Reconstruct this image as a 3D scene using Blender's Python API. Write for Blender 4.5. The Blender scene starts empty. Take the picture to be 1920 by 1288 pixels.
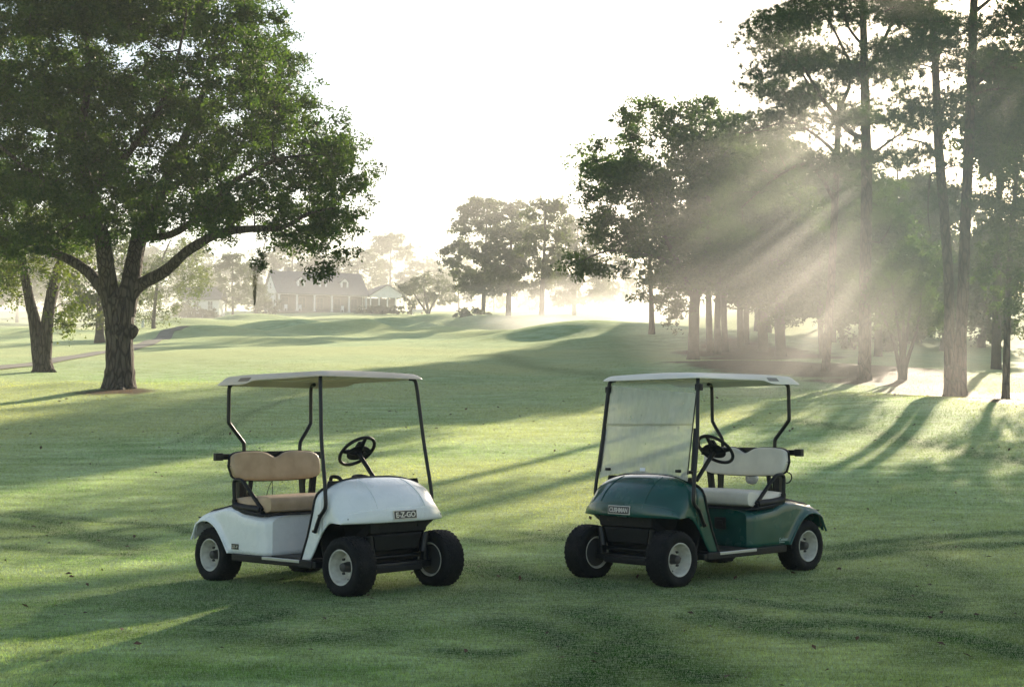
import bpy, bmesh, math, random
import numpy as np
from mathutils import Vector, Matrix, Euler
R = math.radians
rng = np.random.default_rng(7)
random.seed(7)
sc = bpy.context.scene
COL = sc.collection

# ------------------------------------------------------------------ helpers
def link(o, parent=None):
    COL.objects.link(o)
    if parent is not None: o.parent = parent
    return o

def tag(o, label=None, cat=None, group=None, kind=None):
    if label: o['label'] = label
    if cat: o['category'] = cat
    if group: o['group'] = group
    if kind: o['kind'] = kind
    return o

def empty(name, loc=(0, 0, 0), rot=(0, 0, 0), parent=None):
    o = bpy.data.objects.new(name, None)
    o.empty_display_size = .2
    o.location = loc; o.rotation_euler = rot
    return link(o, parent)

def mesh_np(name, V, F, mat, parent=None, smooth=False, n=4, attrs=None):
    """fast mesh from numpy arrays; every face has n corners"""
    V = np.asarray(V, np.float32); F = np.asarray(F, np.int32)
    me = bpy.data.meshes.new(name)
    me.vertices.add(len(V)); me.vertices.foreach_set('co', V.ravel())
    k = len(F)
    me.loops.add(k * n); me.loops.foreach_set('vertex_index', F.ravel())
    me.polygons.add(k)
    me.polygons.foreach_set('loop_start', np.arange(0, k * n, n, dtype=np.int32))
    if smooth: me.polygons.foreach_set('use_smooth', np.ones(k, bool))
    if attrs:
        for an, av in attrs.items():
            a = me.attributes.new(an, 'FLOAT', 'POINT'); a.data.foreach_set('value', np.asarray(av, np.float32).ravel())
    me.update(calc_edges=True)
    me.materials.append(mat)
    return link(bpy.data.objects.new(name, me), parent)

class MB:
    """collects shapes that become ONE mesh"""
    def __init__(s): s.v = []; s.f = []
    def add(s, V, F):
        o = len(s.v); s.v += [tuple(p) for p in V]; s.f += [tuple(i + o for i in q) for q in F]; return s
    def box(s, c, d, rot=None, bev=0):
        bm = bmesh.new(); bmesh.ops.create_cube(bm, size=1)
        bmesh.ops.scale(bm, vec=d, verts=bm.verts)
        if bev > 0:
            bmesh.ops.bevel(bm, geom=bm.edges[:], offset=bev, segments=2, profile=.5, affect='EDGES')
        M = Matrix.Translation(c) @ (Euler(rot).to_matrix().to_4x4() if rot else Matrix.Identity(4))
        bm.transform(M); bm.verts.ensure_lookup_table(); bm.verts.index_update()
        s.add([v.co[:] for v in bm.verts], [[v.index for v in f.verts] for f in bm.faces]); bm.free(); return s
    def tube(s, pts, r, seg=10, cap=True, flat=None):
        pts = [Vector(p) for p in pts]; n = len(pts)
        rr = r if hasattr(r, '__len__') else [r] * n
        up = None; V = []; F = []
        for i, p in enumerate(pts):
            t = (pts[min(i + 1, n - 1)] - pts[max(i - 1, 0)])
            if t.length < 1e-9: t = Vector((0, 0, 1))
            t.normalize()
            if up is None:
                up = Vector((0, 0, 1)) if abs(t.z) < .9 else Vector((1, 0, 0))
                if flat: up = Vector(flat)
            a = t.cross(up)
            if a.length < 1e-6: a = t.orthogonal()
            a.normalize(); b = a.cross(t).normalized(); up = b
            for k in range(seg):
                w = 2 * math.pi * k / seg
                V.append(p + a * (rr[i] * math.cos(w)) + b * (rr[i] * math.sin(w)))
        for i in range(n - 1):
            for k in range(seg):
                k2 = (k + 1) % seg
                F.append((i * seg + k, i * seg + k2, (i + 1) * seg + k2, (i + 1) * seg + k))
        if cap:
            F.append(tuple(range(seg - 1, -1, -1))); F.append(tuple((n - 1) * seg + k for k in range(seg)))
        return s.add(V, F)
    def grid(s, rows, close_u=False, close_v=False):
        nu = len(rows); nv = len(rows[0]); V = [p for r in rows for p in r]; F = []
        for i in range(nu - (0 if close_u else 1)):
            for j in range(nv - (0 if close_v else 1)):
                i2 = (i + 1) % nu; j2 = (j + 1) % nv
                F.append((i * nv + j, i * nv + j2, i2 * nv + j2, i2 * nv + j))
        return s.add(V, F)
    def lathe(s, prof, axis='y', seg=40, c=(0, 0, 0)):
        rows = []
        for k in range(seg):
            a = 2 * math.pi * k / seg
            rows.append([(c[0] + r * math.cos(a), c[1] + h, c[2] + r * math.sin(a)) if axis == 'y'
                         else (c[0] + r * math.cos(a), c[1] + r * math.sin(a), c[2] + h) for h, r in prof])
        return s.grid(rows, close_u=True)
    def xf(s, M):
        s.v = [tuple(M @ Vector(p)) for p in s.v]; return s
    def build(s, name, mat, parent=None, smooth=True, angle=40, solid=0, sub=0):
        me = bpy.data.meshes.new(name); me.from_pydata(s.v, [], s.f)
        bm = bmesh.new(); bm.from_mesh(me)
        bmesh.ops.remove_doubles(bm, verts=bm.verts, dist=1e-5)
        bmesh.ops.recalc_face_normals(bm, faces=bm.faces)
        if smooth:
            ca = math.cos(R(angle))
            for f in bm.faces: f.smooth = True
            for e in bm.edges:
                if len(e.link_faces) == 2 and e.link_faces[0].normal.dot(e.link_faces[1].normal) < ca: e.smooth = False
        bm.to_mesh(me); bm.free(); me.materials.append(mat)
        o = link(bpy.data.objects.new(name, me), parent)
        if sub:
            m = o.modifiers.new('s', 'SUBSURF'); m.levels = sub; m.render_levels = sub
        if solid:
            m = o.modifiers.new('t', 'SOLIDIFY'); m.thickness = solid; m.offset = -1
        return o

def smooth_path(pts, k=4):
    P = [Vector(p) for p in pts]; out = []
    for i in range(len(P) - 1):
        p0 = P[max(i - 1, 0)]; p1 = P[i]; p2 = P[i + 1]; p3 = P[min(i + 2, len(P) - 1)]
        for j in range(k):
            t = j / k
            out.append(.5 * ((2 * p1) + (p2 - p0) * t + (2 * p0 - 5 * p1 + 4 * p2 - p3) * t * t + (3 * p1 - p0 - 3 * p2 + p3) * t ** 3))
    out.append(P[-1]); return out

def ss(a, b, x):
    t = np.clip((x - a) / (b - a), 0, 1); return t * t * (3 - 2 * t)

# ------------------------------------------------------------------ materials
def new_mat(name):
    m = bpy.data.materials.new(name); m.use_nodes = True
    nt = m.node_tree; nt.nodes.clear()
    out = nt.nodes.new('ShaderNodeOutputMaterial')
    return m, nt, out

def N(nt, t, **kw):
    n = nt.nodes.new(t)
    for k, v in kw.items():
        if k in n.inputs: n.inputs[k].default_value = v
        else: setattr(n, k, v)
    return n

def pbr(name, col, rough=.5, metal=0, coat=0, var=0, scale=20, bump=0, bscale=60, col2=None, rvar=0, spec=.5):
    m, nt, out = new_mat(name); L = nt.links.new
    b = N(nt, 'ShaderNodeBsdfPrincipled'); L(b.outputs[0], out.inputs[0])
    b.inputs['Base Color'].default_value = (*col, 1); b.inputs['Roughness'].default_value = rough
    b.inputs['Metallic'].default_value = metal; b.inputs['Coat Weight'].default_value = coat
    b.inputs['Specular IOR Level'].default_value = spec
    tc = N(nt, 'ShaderNodeTexCoord')
    if var or col2:
        nz = N(nt, 'ShaderNodeTexNoise'); nz.inputs['Scale'].default_value = scale; nz.inputs['Detail'].default_value = 6
        L(tc.outputs['Object'], nz.inputs['Vector'])
        mx = N(nt, 'ShaderNodeMix', data_type='RGBA')
        c2 = col2 or tuple(c * (1 - var) for c in col)
        mx.inputs[6].default_value = (*col, 1); mx.inputs[7].default_value = (*c2, 1)
        mr = N(nt, 'ShaderNodeMapRange'); mr.inputs[1].default_value = .38; mr.inputs[2].default_value = .66
        L(nz.outputs[0], mr.inputs[0]); L(mr.outputs[0], mx.inputs[0]); L(mx.outputs[2], b.inputs['Base Color'])
        if rvar:
            m2 = N(nt, 'ShaderNodeMapRange'); m2.inputs[1].default_value = .3; m2.inputs[2].default_value = .7
            m2.inputs[3].default_value = rough - rvar; m2.inputs[4].default_value = rough + rvar
            L(nz.outputs[0], m2.inputs[0]); L(m2.outputs[0], b.inputs['Roughness'])
    if bump:
        nz = N(nt, 'ShaderNodeTexNoise'); nz.inputs['Scale'].default_value = bscale; nz.inputs['Detail'].default_value = 4
        L(tc.outputs['Object'], nz.inputs['Vector'])
        bp = N(nt, 'ShaderNodeBump'); bp.inputs['Strength'].default_value = bump; bp.inputs['Distance'].default_value = .01
        L(nz.outputs[0], bp.inputs['Height']); L(bp.outputs[0], b.inputs['Normal'])
    return m

def leaf_mat(name, c1, c2, trans=.5, rough=.6):
    m, nt, out = new_mat(name); L = nt.links.new
    geo = N(nt, 'ShaderNodeNewGeometry'); tc = N(nt, 'ShaderNodeTexCoord')
    nz = N(nt, 'ShaderNodeTexNoise'); nz.inputs['Scale'].default_value = .6; nz.inputs['Detail'].default_value = 3
    L(tc.outputs['Object'], nz.inputs['Vector'])
    ad = N(nt, 'ShaderNodeMath', operation='ADD'); ad.inputs[1].default_value = 0
    ml = N(nt, 'ShaderNodeMath', operation='MULTIPLY'); ml.inputs[1].default_value = .6
    L(geo.outputs['Random Per Island'], ml.inputs[0]); L(ml.outputs[0], ad.inputs[0]); L(nz.outputs[0], ad.inputs[1])
    mr = N(nt, 'ShaderNodeMapRange'); mr.inputs[1].default_value = .35; mr.inputs[2].default_value = 1.1
    L(ad.outputs[0], mr.inputs[0])
    mx = N(nt, 'ShaderNodeMix', data_type='RGBA'); mx.inputs[6].default_value = (*c1, 1); mx.inputs[7].default_value = (*c2, 1)
    L(mr.outputs[0], mx.inputs[0])
    d = N(nt, 'ShaderNodeBsdfPrincipled'); d.inputs['Roughness'].default_value = rough; d.inputs['Specular IOR Level'].default_value = .3
    L(mx.outputs[2], d.inputs['Base Color'])
    t = N(nt, 'ShaderNodeBsdfTranslucent')
    hs = N(nt, 'ShaderNodeMix', data_type='RGBA', blend_type='MULTIPLY'); hs.inputs[0].default_value = 1
    hs.inputs[7].default_value = (1.7, 1.6, .6, 1); L(mx.outputs[2], hs.inputs[6]); L(hs.outputs[2], t.inputs['Color'])
    ms = N(nt, 'ShaderNodeMixShader'); ms.inputs[0].default_value = trans
    L(d.outputs[0], ms.inputs[1]); L(t.outputs[0], ms.inputs[2]); L(ms.outputs[0], out.inputs[0])
    return m

M = {}
M['white'] = pbr('white_gelcoat', (.85, .88, .87), .28, coat=.4, col2=(.76, .80, .79), scale=7, rvar=.12, bump=.05, bscale=320)
M['green'] = pbr('green_gelcoat', (.004, .062, .050), .22, coat=.4, col2=(.007, .080, .064), scale=5, rvar=.10, bump=.05, bscale=320)
M['black'] = pbr('black_plastic', (.009, .010, .012), .5, spec=.3, var=.4, scale=30, bump=.08, bscale=200)
M['steel'] = pbr('black_painted_steel', (.008, .009, .010), .4, spec=.35, coat=.05, bump=.04, bscale=120)
M['rubber'] = pbr('tyre_rubber', (.005, .006, .007), .72, spec=.2, col2=(.013, .014, .015), scale=14, bump=.6, bscale=130)
M['rim'] = pbr('cream_rim_paint', (.62, .61, .53), .38, col2=(.46, .44, .37), scale=18, rvar=.1)
M['rim_in'] = pbr('rim_hub_steel', (.05, .05, .05), .5, metal=.3)
M['alu'] = pbr('aluminium_strip', (.5, .52, .54), .35, metal=.8)
M['tan'] = pbr('tan_vinyl', (.54, .385, .235), .45, col2=(.44, .31, .185), scale=9, rvar=.1, bump=.25, bscale=260)
M['cream'] = pbr('cream_vinyl', (.78, .74, .64), .42, col2=(.70, .66, .57), scale=9, rvar=.1, bump=.25, bscale=260)
M['roof_tan'] = pbr('beige_roof_plastic', (.68, .58, .46), .42, col2=(.60, .51, .40), scale=3, rvar=.1, bump=.1, bscale=300)
M['roof_cream'] = pbr('pale_roof_plastic', (.84, .80, .70), .42, col2=(.76, .72, .63), scale=3, rvar=.1, bump=.1, bscale=300)
M['slot_tan'] = pbr('roof_slot_shade', (.24, .19, .14), .6)  # tan darkened to paint the shade inside the grab recess
M['slot_cream'] = pbr('roof_slot_grey', (.27, .25, .22), .6)  # grey paints the shade inside the grab recess; reused on the pane hinge
M['badge'] = pbr('badge_face', (.015, .015, .015), .3)
M['letter'] = pbr('badge_letters', (.66, .64, .58), .35, metal=.2)
M['script'] = pbr('script_letters', (.45, .55, .50), .4)
M['glassball'] = pbr('plastic_pale', (.5, .52, .54), .15, coat=.5)
M['sticker'] = pbr('sticker_white', (.75, .78, .85), .5)

def windshield_mat():
    m, nt, out = new_mat('dewy_acrylic'); L = nt.links.new
    tc = N(nt, 'ShaderNodeTexCoord')
    mp = N(nt, 'ShaderNodeMapping'); mp.inputs['Scale'].default_value = (5, 5, 1.6)
    L(tc.outputs['Object'], mp.inputs[0])
    nz = N(nt, 'ShaderNodeTexNoise'); nz.inputs['Scale'].default_value = 2.5; nz.inputs['Detail'].default_value = 8; nz.inputs['Roughness'].default_value = .65
    L(mp.outputs[0], nz.inputs['Vector'])
    mr = N(nt, 'ShaderNodeMapRange'); mr.inputs[1].default_value = .30; mr.inputs[2].default_value = .68; mr.inputs[3].default_value = .26; mr.inputs[4].default_value = .54
    L(nz.outputs[0], mr.inputs[0])
    # the strip along the top is free of dew
    sp = N(nt, 'ShaderNodeSeparateXYZ'); L(tc.outputs['Object'], sp.inputs[0])
    yy = N(nt, 'ShaderNodeMath', operation='MULTIPLY_ADD'); yy.inputs[1].default_value = -.085; yy.inputs[2].default_value = 1.60
    L(sp.outputs[1], yy.inputs[0])
    df = N(nt, 'ShaderNodeMath', operation='SUBTRACT'); L(sp.outputs[2], df.inputs[0]); L(yy.outputs[0], df.inputs[1])
    mk = N(nt, 'ShaderNodeMapRange'); mk.inputs[1].default_value = -.006; mk.inputs[2].default_value = .012; mk.inputs[3].default_value = 1; mk.inputs[4].default_value = .2
    L(df.outputs[0], mk.inputs[0])
    mm = N(nt, 'ShaderNodeMath', operation='MULTIPLY'); L(mr.outputs[0], mm.inputs[0]); L(mk.outputs[0], mm.inputs[1])
    tr = N(nt, 'ShaderNodeBsdfTransparent'); tr.inputs[0].default_value = (.93, .94, .92, 1)
    df2 = N(nt, 'ShaderNodeBsdfDiffuse'); df2.inputs[0].default_value = (.78, .80, .78, 1)
    tl = N(nt, 'ShaderNodeBsdfTranslucent'); tl.inputs[0].default_value = (.85, .86, .80, 1)
    a = N(nt, 'ShaderNodeMixShader'); a.inputs[0].default_value = .5; L(df2.outputs[0], a.inputs[1]); L(tl.outputs[0], a.inputs[2])
    b = N(nt, 'ShaderNodeMixShader'); L(mm.outputs[0], b.inputs[0]); L(tr.outputs[0], b.inputs[1]); L(a.outputs[0], b.inputs[2])
    g = N(nt, 'ShaderNodeBsdfGlossy'); g.inputs['Roughness'].default_value = .12
    fr = N(nt, 'ShaderNodeFresnel'); fr.inputs[0].default_value = 1.3
    c = N(nt, 'ShaderNodeMixShader'); L(fr.outputs[0], c.inputs[0]); L(b.outputs[0], c.inputs[1]); L(g.outputs[0], c.inputs[2])
    L(c.outputs[0], out.inputs[0]); return m
M['shield'] = windshield_mat()

# ------------------------------------------------------------------ camera model (full-resolution pixels of the photograph)
FPX, HOR, CAMH = 2556.2, 748.13, 1.513
PIT = math.atan((HOR - 644) / FPX)
def ray(px, py):
    xc = (px - 960) / FPX; zc = -(py - 644) / FPX
    return np.array([xc, math.cos(PIT) - math.sin(PIT) * zc, math.sin(PIT) + math.cos(PIT) * zc])

# ------------------------------------------------------------------ terrain
_yk = np.array([-80, 0, 13, 16, 20, 28, 38, 48, 60, 75, 95, 120, 150, 185, 220, 260, 300, 360, 460.])
_zk = np.array([0, 0, 0, .03, .15, .55, 1.2, 1.92, 2.76, 3.98, 5.3, 7.1, 9.45, 12.2, 15.55, 18.2, 19, 19, 19.])
_yy = np.linspace(-80, 460, 2161); _zz = np.interp(_yy, _yk, _zk)
_ker = np.exp(-np.linspace(-2.5, 2.5, 41) ** 2); _ker /= _ker.sum()
_zs = np.convolve(np.pad(_zz, 20, mode='edge'), _ker, 'valid')
CARTS = dict(W=(-1.539, 11.331, -42.94, 1.206, -.914), G=(1.609, 11.915, -138.41, .363, 1.0))
BUMPS = [  # x, y, height, sx, sy, rot
    (7.8, 99, 1.35, 8.0, 8.0, 0), (13.0, 88, .65, 8, 7, .1), (3, 96, .5, 4, 3.5, 0), (14, 84, .45, 6, 4, 0), (5, 84, .35, 5, 3, 0),
    (-17.5, 124, 1.0, 4.6, 3.0, .1), (-13.4, 127, .8, 2.6, 2.6, 0), (-24, 140, 1.0, 6.0, 3.4, -.1), (-31, 165, 1.0, 6, 4, 0), (-9, 176, .7, 7, 4, 0),
    (-4, 158, .9, 5, 3, 0), (1.5, 150, .9, 4.5, 3, 0), (-27, 118, .8, 5, 3, 0), (-20, 100, .35, 6, 3, 0), (-3, 120, .5, 6, 3, .1), (-2, 190, .6, 6, 4, 0),
    (6, 160, 1.0, 5, 4, 0), (-36, 150, .7, 7, 4, 0), (-14, 150, .8, 6, 3, 0), (-22, 182, .5, 8, 4, 0),
    (13, 36, .35, 6, 5, 0), (9, 60, .35, 6, 5, 0), (-10, 45, .12, 6, 4, 0), (-15, 46.5, .18, 2.2, 1.6, 0)]
def terrain(x, y):
    x = np.asarray(x, float); y = np.asarray(y, float)
    z = np.interp(y, _yy, _zs)
    for bx, by, h, sx, sy, ro in BUMPS:
        dx = x - bx; dy = y - by
        u = dx * math.cos(ro) + dy * math.sin(ro); v = -dx * math.sin(ro) + dy * math.cos(ro)
        z = z + 1.15 * h * np.exp(-(u / sx) ** 2 - (v / sy) ** 2)
    w = ss(16, 45, y)
    z = z + .28 * ss(90, 120, y) * (1 - ss(180, 200, y)) * (np.sin(x * .19 + 1.2 * np.sin(y * .05)) * np.sin(y * .13 + .4 * np.sin(x * .1)) + .35 * np.sin(x * .42 + y * .21))
    z = z + w * (.10 * np.sin(x * .31 + .7 * np.sin(y * .11)) * np.sin(y * .17 + 1) + .05 * np.sin(x * .8 + y * .35) * np.sin(y * .41))
    # right of the pines the ground dips a little, then climbs behind the grove
    z = z - .5 * ss(17, 30, x) * ss(45, 70, y) * (1 - ss(75, 100, y)) + 2.2 * ss(11, 26, x) * ss(92, 140, y)
    for k in CARTS:
        cx, cy, ya, pi, ro = CARTS[k]; ya = R(ya)
        dx = x - cx; dy = y - cy
        u = dx * math.cos(ya) + dy * math.sin(ya); v = -dx * math.sin(ya) + dy * math.cos(ya)
        z = z + np.exp(-((dx * dx + dy * dy) / 2.0 ** 2) ** 2) * (math.tan(R(pi)) * u + math.tan(R(ro)) * v)
    return z
def at(px, py, dmin=5, dmax=420):
    """where the line of sight through a pixel meets the ground"""
    d = ray(px, py); t = np.linspace(dmin, dmax, 16000)
    X = d[0] * t; Y = d[1] * t; Z = CAMH + d[2] * t
    g = terrain(X, Y) - Z
    i = np.argmax(g > 0)
    if g[i] <= 0: i = len(t) - 1
    return np.array([X[i], Y[i], terrain(X[i], Y[i])])
def pt(px, py, depth):
    d = ray(px, py); return np.array([0, 0, CAMH]) + d * (depth / d[1])

# ------------------------------------------------------------------ golf cart
def rear_z(x): return np.interp(x, [.355, .44, .495, .529, .56, .606], [.258, .45, .627, .767, .815, .852])
def arch_z(x): return np.interp(x, [.355, .463, .52, .57, .63, .69, .80, .96], [.258, .259, .34, .426, .50, .546, .555, .550])
def rbot_z(x): return np.interp(x, [-1.08, -1.05, -1.02, -.97, -.918, -.85, -.784, -.73, -.684, -.64, -.617, -.575, -.559, -.02],
                                [.35, .41, .474, .502, .515, .515, .495, .462, .42, .37, .337, .285, .262, .262])
def rtop_z(x): return np.interp(x, [-1.085, -1.07, -1.04, -1.0, -.95, -.9, -.8, -.66, -.56, -.47, -.40, -.15, -.02],
                                [.40, .47, .535, .57, .596, .612, .628, .655, .66, .645, .615, .588, .582])

def text_mesh(txt, size, depth, mat, name, parent, Mx, shear=0, width=None, bold=0):
    cu = bpy.data.curves.new('t', 'FONT'); cu.body = txt; cu.size = size; cu.extrude = depth; cu.align_x = 'CENTER'; cu.align_y = 'CENTER'
    cu.shear = shear; cu.offset = bold
    tmp = bpy.data.objects.new('t', cu); COL.objects.link(tmp)
    dg = bpy.context.evaluated_depsgraph_get(); dg.update()
    me = bpy.data.meshes.new_from_object(tmp.evaluated_get(dg)); bpy.data.objects.remove(tmp); bpy.data.curves.remove(cu)
    xs = [v.co.x for v in me.vertices]; w = max(xs) - min(xs); ys = [v.co.y for v in me.vertices]; cy = (max(ys) + min(ys)) / 2
    for v in me.vertices:
        v.co.y -= cy
        if width: v.co.x *= width / w
    me.transform(Mx); me.materials.clear(); me.materials.append(mat); me.name = name
    return link(bpy.data.objects.new(name, me), parent)

def build_cart(paint, vinyl, roofm, slotm, green):
    near = 1 if green else -1
    root = empty('golf_cart')
    # ---- front cowl
    w = .535; n = 2.75
    def secy(z, zt, q):
        u = max(0, (z - (zt - q)) / q)
        return w * max(0, 1 - min(1, u) ** n) ** (1 / n)
    def warp(x, y, z):
        k = (abs(y) / w) ** 3 * float(ss(.62, .95, x))
        x2 = x - .135 * k
        return (x2, y, z)
    T = [(.60, .890), (.63, .887), (.67, .878), (.72, .861), (.78, .832), (.83, .798), (.87, .764), (.90, .730), (.922, .698), (.936, .671), (.9385, .664), (.9395, .657), (.951, .655), (.957, .63), (.962, .60), (.964, .575), (.962, .556), (.955, .549)]
    mb = MB(); rows = []
    NT = 14
    for x, zt in T:
        zb = float(arch_z(x)); q = min(.20, max(.004, zt - zb - .002)); row = []
        for side in (1, -1):
            half = []
            for k in range(5): half.append((w, zb + (zt - q - zb) * k / 5))
            for k in range(NT + 1):
                ph = math.pi / 2 * (1 - k / NT)
                half.append((w * math.sin(ph) ** (2 / n), zt - q + q * math.cos(ph) ** (2 / n)))
            if side == 1: row += [warp(x, y, z) for y, z in half]
            else: row += [warp(x, -y, z) for y, z in half[::-1][1:]]
        rows.append(row)
    mb.grid(rows)
    for s in (1, -1):
        rr = []
        for x in np.linspace(.355, .60, 15):
            za, zb = float(rear_z(x)), float(arch_z(x)); r_ = []
            for k in range(12):
                z = zb + (za - zb) * k / 11
                r_.append((x, s * secy(z, .888, .2), z))
            rr.append(r_)
        mb.grid(rr)
    cowl = mb.build('front_cowl', paint, root, solid=.012, angle=50)
    # crease line across the hood plus two fore-aft creases
    for yy in (-.22, .22):
        mb = MB(); pts = []
        for x, zt in T[2:10]:
            pts.append((x - .135 * (abs(yy) / w) ** 3 * float(ss(.62, .95, x)), yy * (1 + (x - .67) * .5), zt + .0005 - .2 * (1 - (1 - (abs(yy) / w) ** n) ** (1 / n))))
        mb.tube(smooth_path(pts, 3), .0035, 6); mb.build('hood_crease', paint, cowl)
    # black edge trim
    mb = MB()
    for s in (1, -1):
        pts = [(x - .003, s * (secy(float(rear_z(x)), .888, .2) + .002), float(rear_z(x))) for x in np.linspace(.355, .60, 22)]
        mb.tube(pts, .010, 8)
    top = []
    for k in range(-20, 21):
        ph = k / 20 * 1.15; y = math.copysign(w * abs(math.sin(ph)) ** (2 / n), ph) if k else 0
        top.append((.597, y, .688 + .2 * math.cos(ph) ** (2 / n) + .002))
    mb.tube(top, .011, 8); mb.build('edge_trim', M['black'], cowl)
    # dash, firewall, floor
    mb = MB()
    mb.add([(.605, -.47, .87), (.605, .47, .87), (.60, .50, .78), (.50, .52, .63), (.40, .52, .262), (.40, -.52, .262), (.50, -.52, .63), (.60, -.50, .78)], [(0, 1, 2, 7), (7, 2, 3, 6), (6, 3, 4, 5)])
    mb.build('dash_panel', M['black'], root, smooth=False, solid=.01)
    mb = MB(); mb.box((.0, 0, .231), (1.04, 1.14, .058), bev=.008); mb.box((.44, 0, .228), (.24, 1.12, .05), bev=.008)
    mb.build('floor_pan', M['black'], root, smooth=False)
    mb = MB(); mb.box((.17, 0, .264), (.38, 1.08, .010)); mb.build('floor_mat', M['black'], root, smooth=False)
    for s in (1, -1):
        MB().box((.135, s * .568, .2465), (.475, .016, .026), bev=.004).build('step_strip', M['alu'], root, smooth=False)
    mb = MB(); mb.box((.05, 0, .185), (1.7, .5, .05), bev=.01); mb.box((-.84, 0, .35), (.34, .66, .3), bev=.02)
    mb.build('chassis', M['black'], root, smooth=False)
    # under-nose
    mb = MB()
    mb.add([(.90, -.30, .556), (.90, .30, .556), (.895, .29, .47), (.875, .27, .455), (.885, .25, .44), (.87, .22, .335), (.85, .20, .32),
            (.90, -.30, .556), (.895, -.29, .47), (.875, -.27, .455), (.885, -.25, .44), (.87, -.22, .335), (.85, -.20, .32),
            (.60, .30, .556), (.60, .29, .47), (.60, .25, .44), (.60, .2, .32), (.60, -.30, .556), (.60, -.29, .47), (.60, -.25, .44), (.60, -.2, .32)],
           [(0, 1, 2, 8), (8, 2, 3, 9), (9, 3, 4, 10), (10, 4, 5, 11), (11, 5, 6, 12), (1, 13, 14, 2), (2, 14, 15, 4), (2, 4, 3), (4, 15, 16, 6), (4, 6, 5),
            (0, 8, 18, 17), (8, 10, 19, 18), (8, 9, 10), (10, 12, 20, 19), (10, 11, 12), (6, 16, 20, 12)])
    mb.box((.70, 0, .36), (.10, .56, .30)); mb.box((.68, 0, .585), (.36, .98, .012)); mb.box((.52, 0, .43), (.02, .98, .34), rot=(0, R(-20), 0))
    for s in (1, -1): mb.add([(.905, s * .30, .56), (.80, s * .50, .56), (.70, s * .36, .40), (.84, s * .29, .42)], [(0, 1, 2, 3)])
    for y in (-.2, .2): mb.box((.90, y, .512), (.006, .014, .014))
    mb.build('front_bumper', M['black'], root, smooth=False)
    mb = MB(); mb.box((.85, 0, .205), (.07, .72, .055), bev=.008); mb.tube([(.80, -.34, .27), (.80, .34, .27)], .018)
    for s in (1, -1): mb.box((.85, s * .31, .25), (.06, .05, .16), bev=.01); mb.tube([(.88, s * .27, .3), (.88, s * .30, .45)], .03)
    mb.build('front_axle', M['steel'], root)
    mb = MB(); mb.tube([(-.849, -.34, .225), (-.849, .34, .225)], .035); mb.box((-.849, .05, .23), (.22, .2, .18), bev=.03)
    mb.build('rear_axle', M['steel'], root)
    # ---- rear body
    mb = MB(); rows = []
    xs = [-1.085, -1.078, -1.068, -1.05, -1.03, -1.0, -.97, -.94, -.90, -.86, -.82, -.784, -.75, -.72, -.684, -.66, -.64, -.617, -.595, -.575, -.559, -.54, -.5, -.47, -.43, -.40, -.36, -.3, -.22, -.19, -.15, -.125, -.105, -.09, -.075, -.064, -.058, -.054]
    for x in xs:
        zt = float(rtop_z(x)); zb = float(rbot_z(x)); q = min(.075, max(.01, (zt - zb) * .8)); ww = .562 - .014 * float(ss(-.20, -.09, x)) - .045 * float(ss(-.12, -.045, x)) ** 1.6 - .03 * float(ss(-1.03, -1.09, x)); half = []
        for k in range(8):
            z = zb + (zt - q - zb) * k / 8
            fl = .020 * math.exp(-((z - zb) / .035) ** 2) * (1 if x < -.56 else math.exp(-((x + .56) / .03) ** 2))
            half.append((ww + fl, z))
        for k in range(11):
            ph = math.pi / 2 * (1 - k / 10); half.append((ww * math.sin(ph) ** (2 / 3.0) if k < 10 else 0, zt - q + q * math.cos(ph) ** (2 / 3.0)))
        # rounding only near the side
        half = [(ww - .09 * (1 - (y / ww)) / .4 if (z > zt - q and y > ww * .6) else y, z) if False else (y, z) for y, z in half]
        rows.append([(x, y, z) for y, z in half] + [(x, -y, z) for y, z in half[::-1][1:]])
    mb.grid(rows)
    nv = len(rows[0]); o = (len(xs) - 1) * nv
    mb.f.append(tuple(range(o, o + nv)))
    body = mb.build('rear_body', paint, root, solid=.010, angle=35)
    pts_in = [(-1.082, .35), (-1.05, .41), (-1.02, .474), (-.97, .502), (-.918, .515), (-.85, .515), (-.784, .495), (-.73, .462), (-.684, .42), (-.64, .37), (-.575, .285), (-.559, .262)]
    for s in (1, -1): MB().tube(smooth_path([(x, s * .578, z) for x, z in pts_in], 3), .009, 8).build('fender_lip', paint, body)
    # wheel housings
    for s in (1, -1): MB().box((-.83, s * .345, .40), (.44, .01, .26)).box((-.57, s * .44, .40), (.01, .2, .27)).box((-.82, s * .44, .535), (.44, .2, .01)).build('wheel_housing', M['black'], root, smooth=False)
    # dark bag deck
    mb = MB(); rows = []
    for x in (-1.06, -1.04, -1.0, -.95, -.9, -.8, -.7, -.665):
        z = float(rtop_z(x)) + .006; half = .47 + .02 * (x + 1.06)
        rows.append([(x, y, z - .012 * (abs(y) / .47) ** 6) for y in np.linspace(-half, half, 15)])
    mb.grid(rows); mb.build('bag_deck', M['black'] if not green else M['deck_brown'], body, solid=.02)
    # side trim under seat
    mb = MB()
    pts = [(-.40, .555, .612), (-.25, .553, .596), (-.12, .55, .585), (-.04, .535, .585)]
    for s in (1, -1): mb.tube([(x, s * y, z) for x, y, z in pts], .007, 6)
    mb.tube([(-.035, -.53, .586), (-.035, .53, .586)], .007, 6); mb.build('body_seam', M['black'], body)
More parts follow.
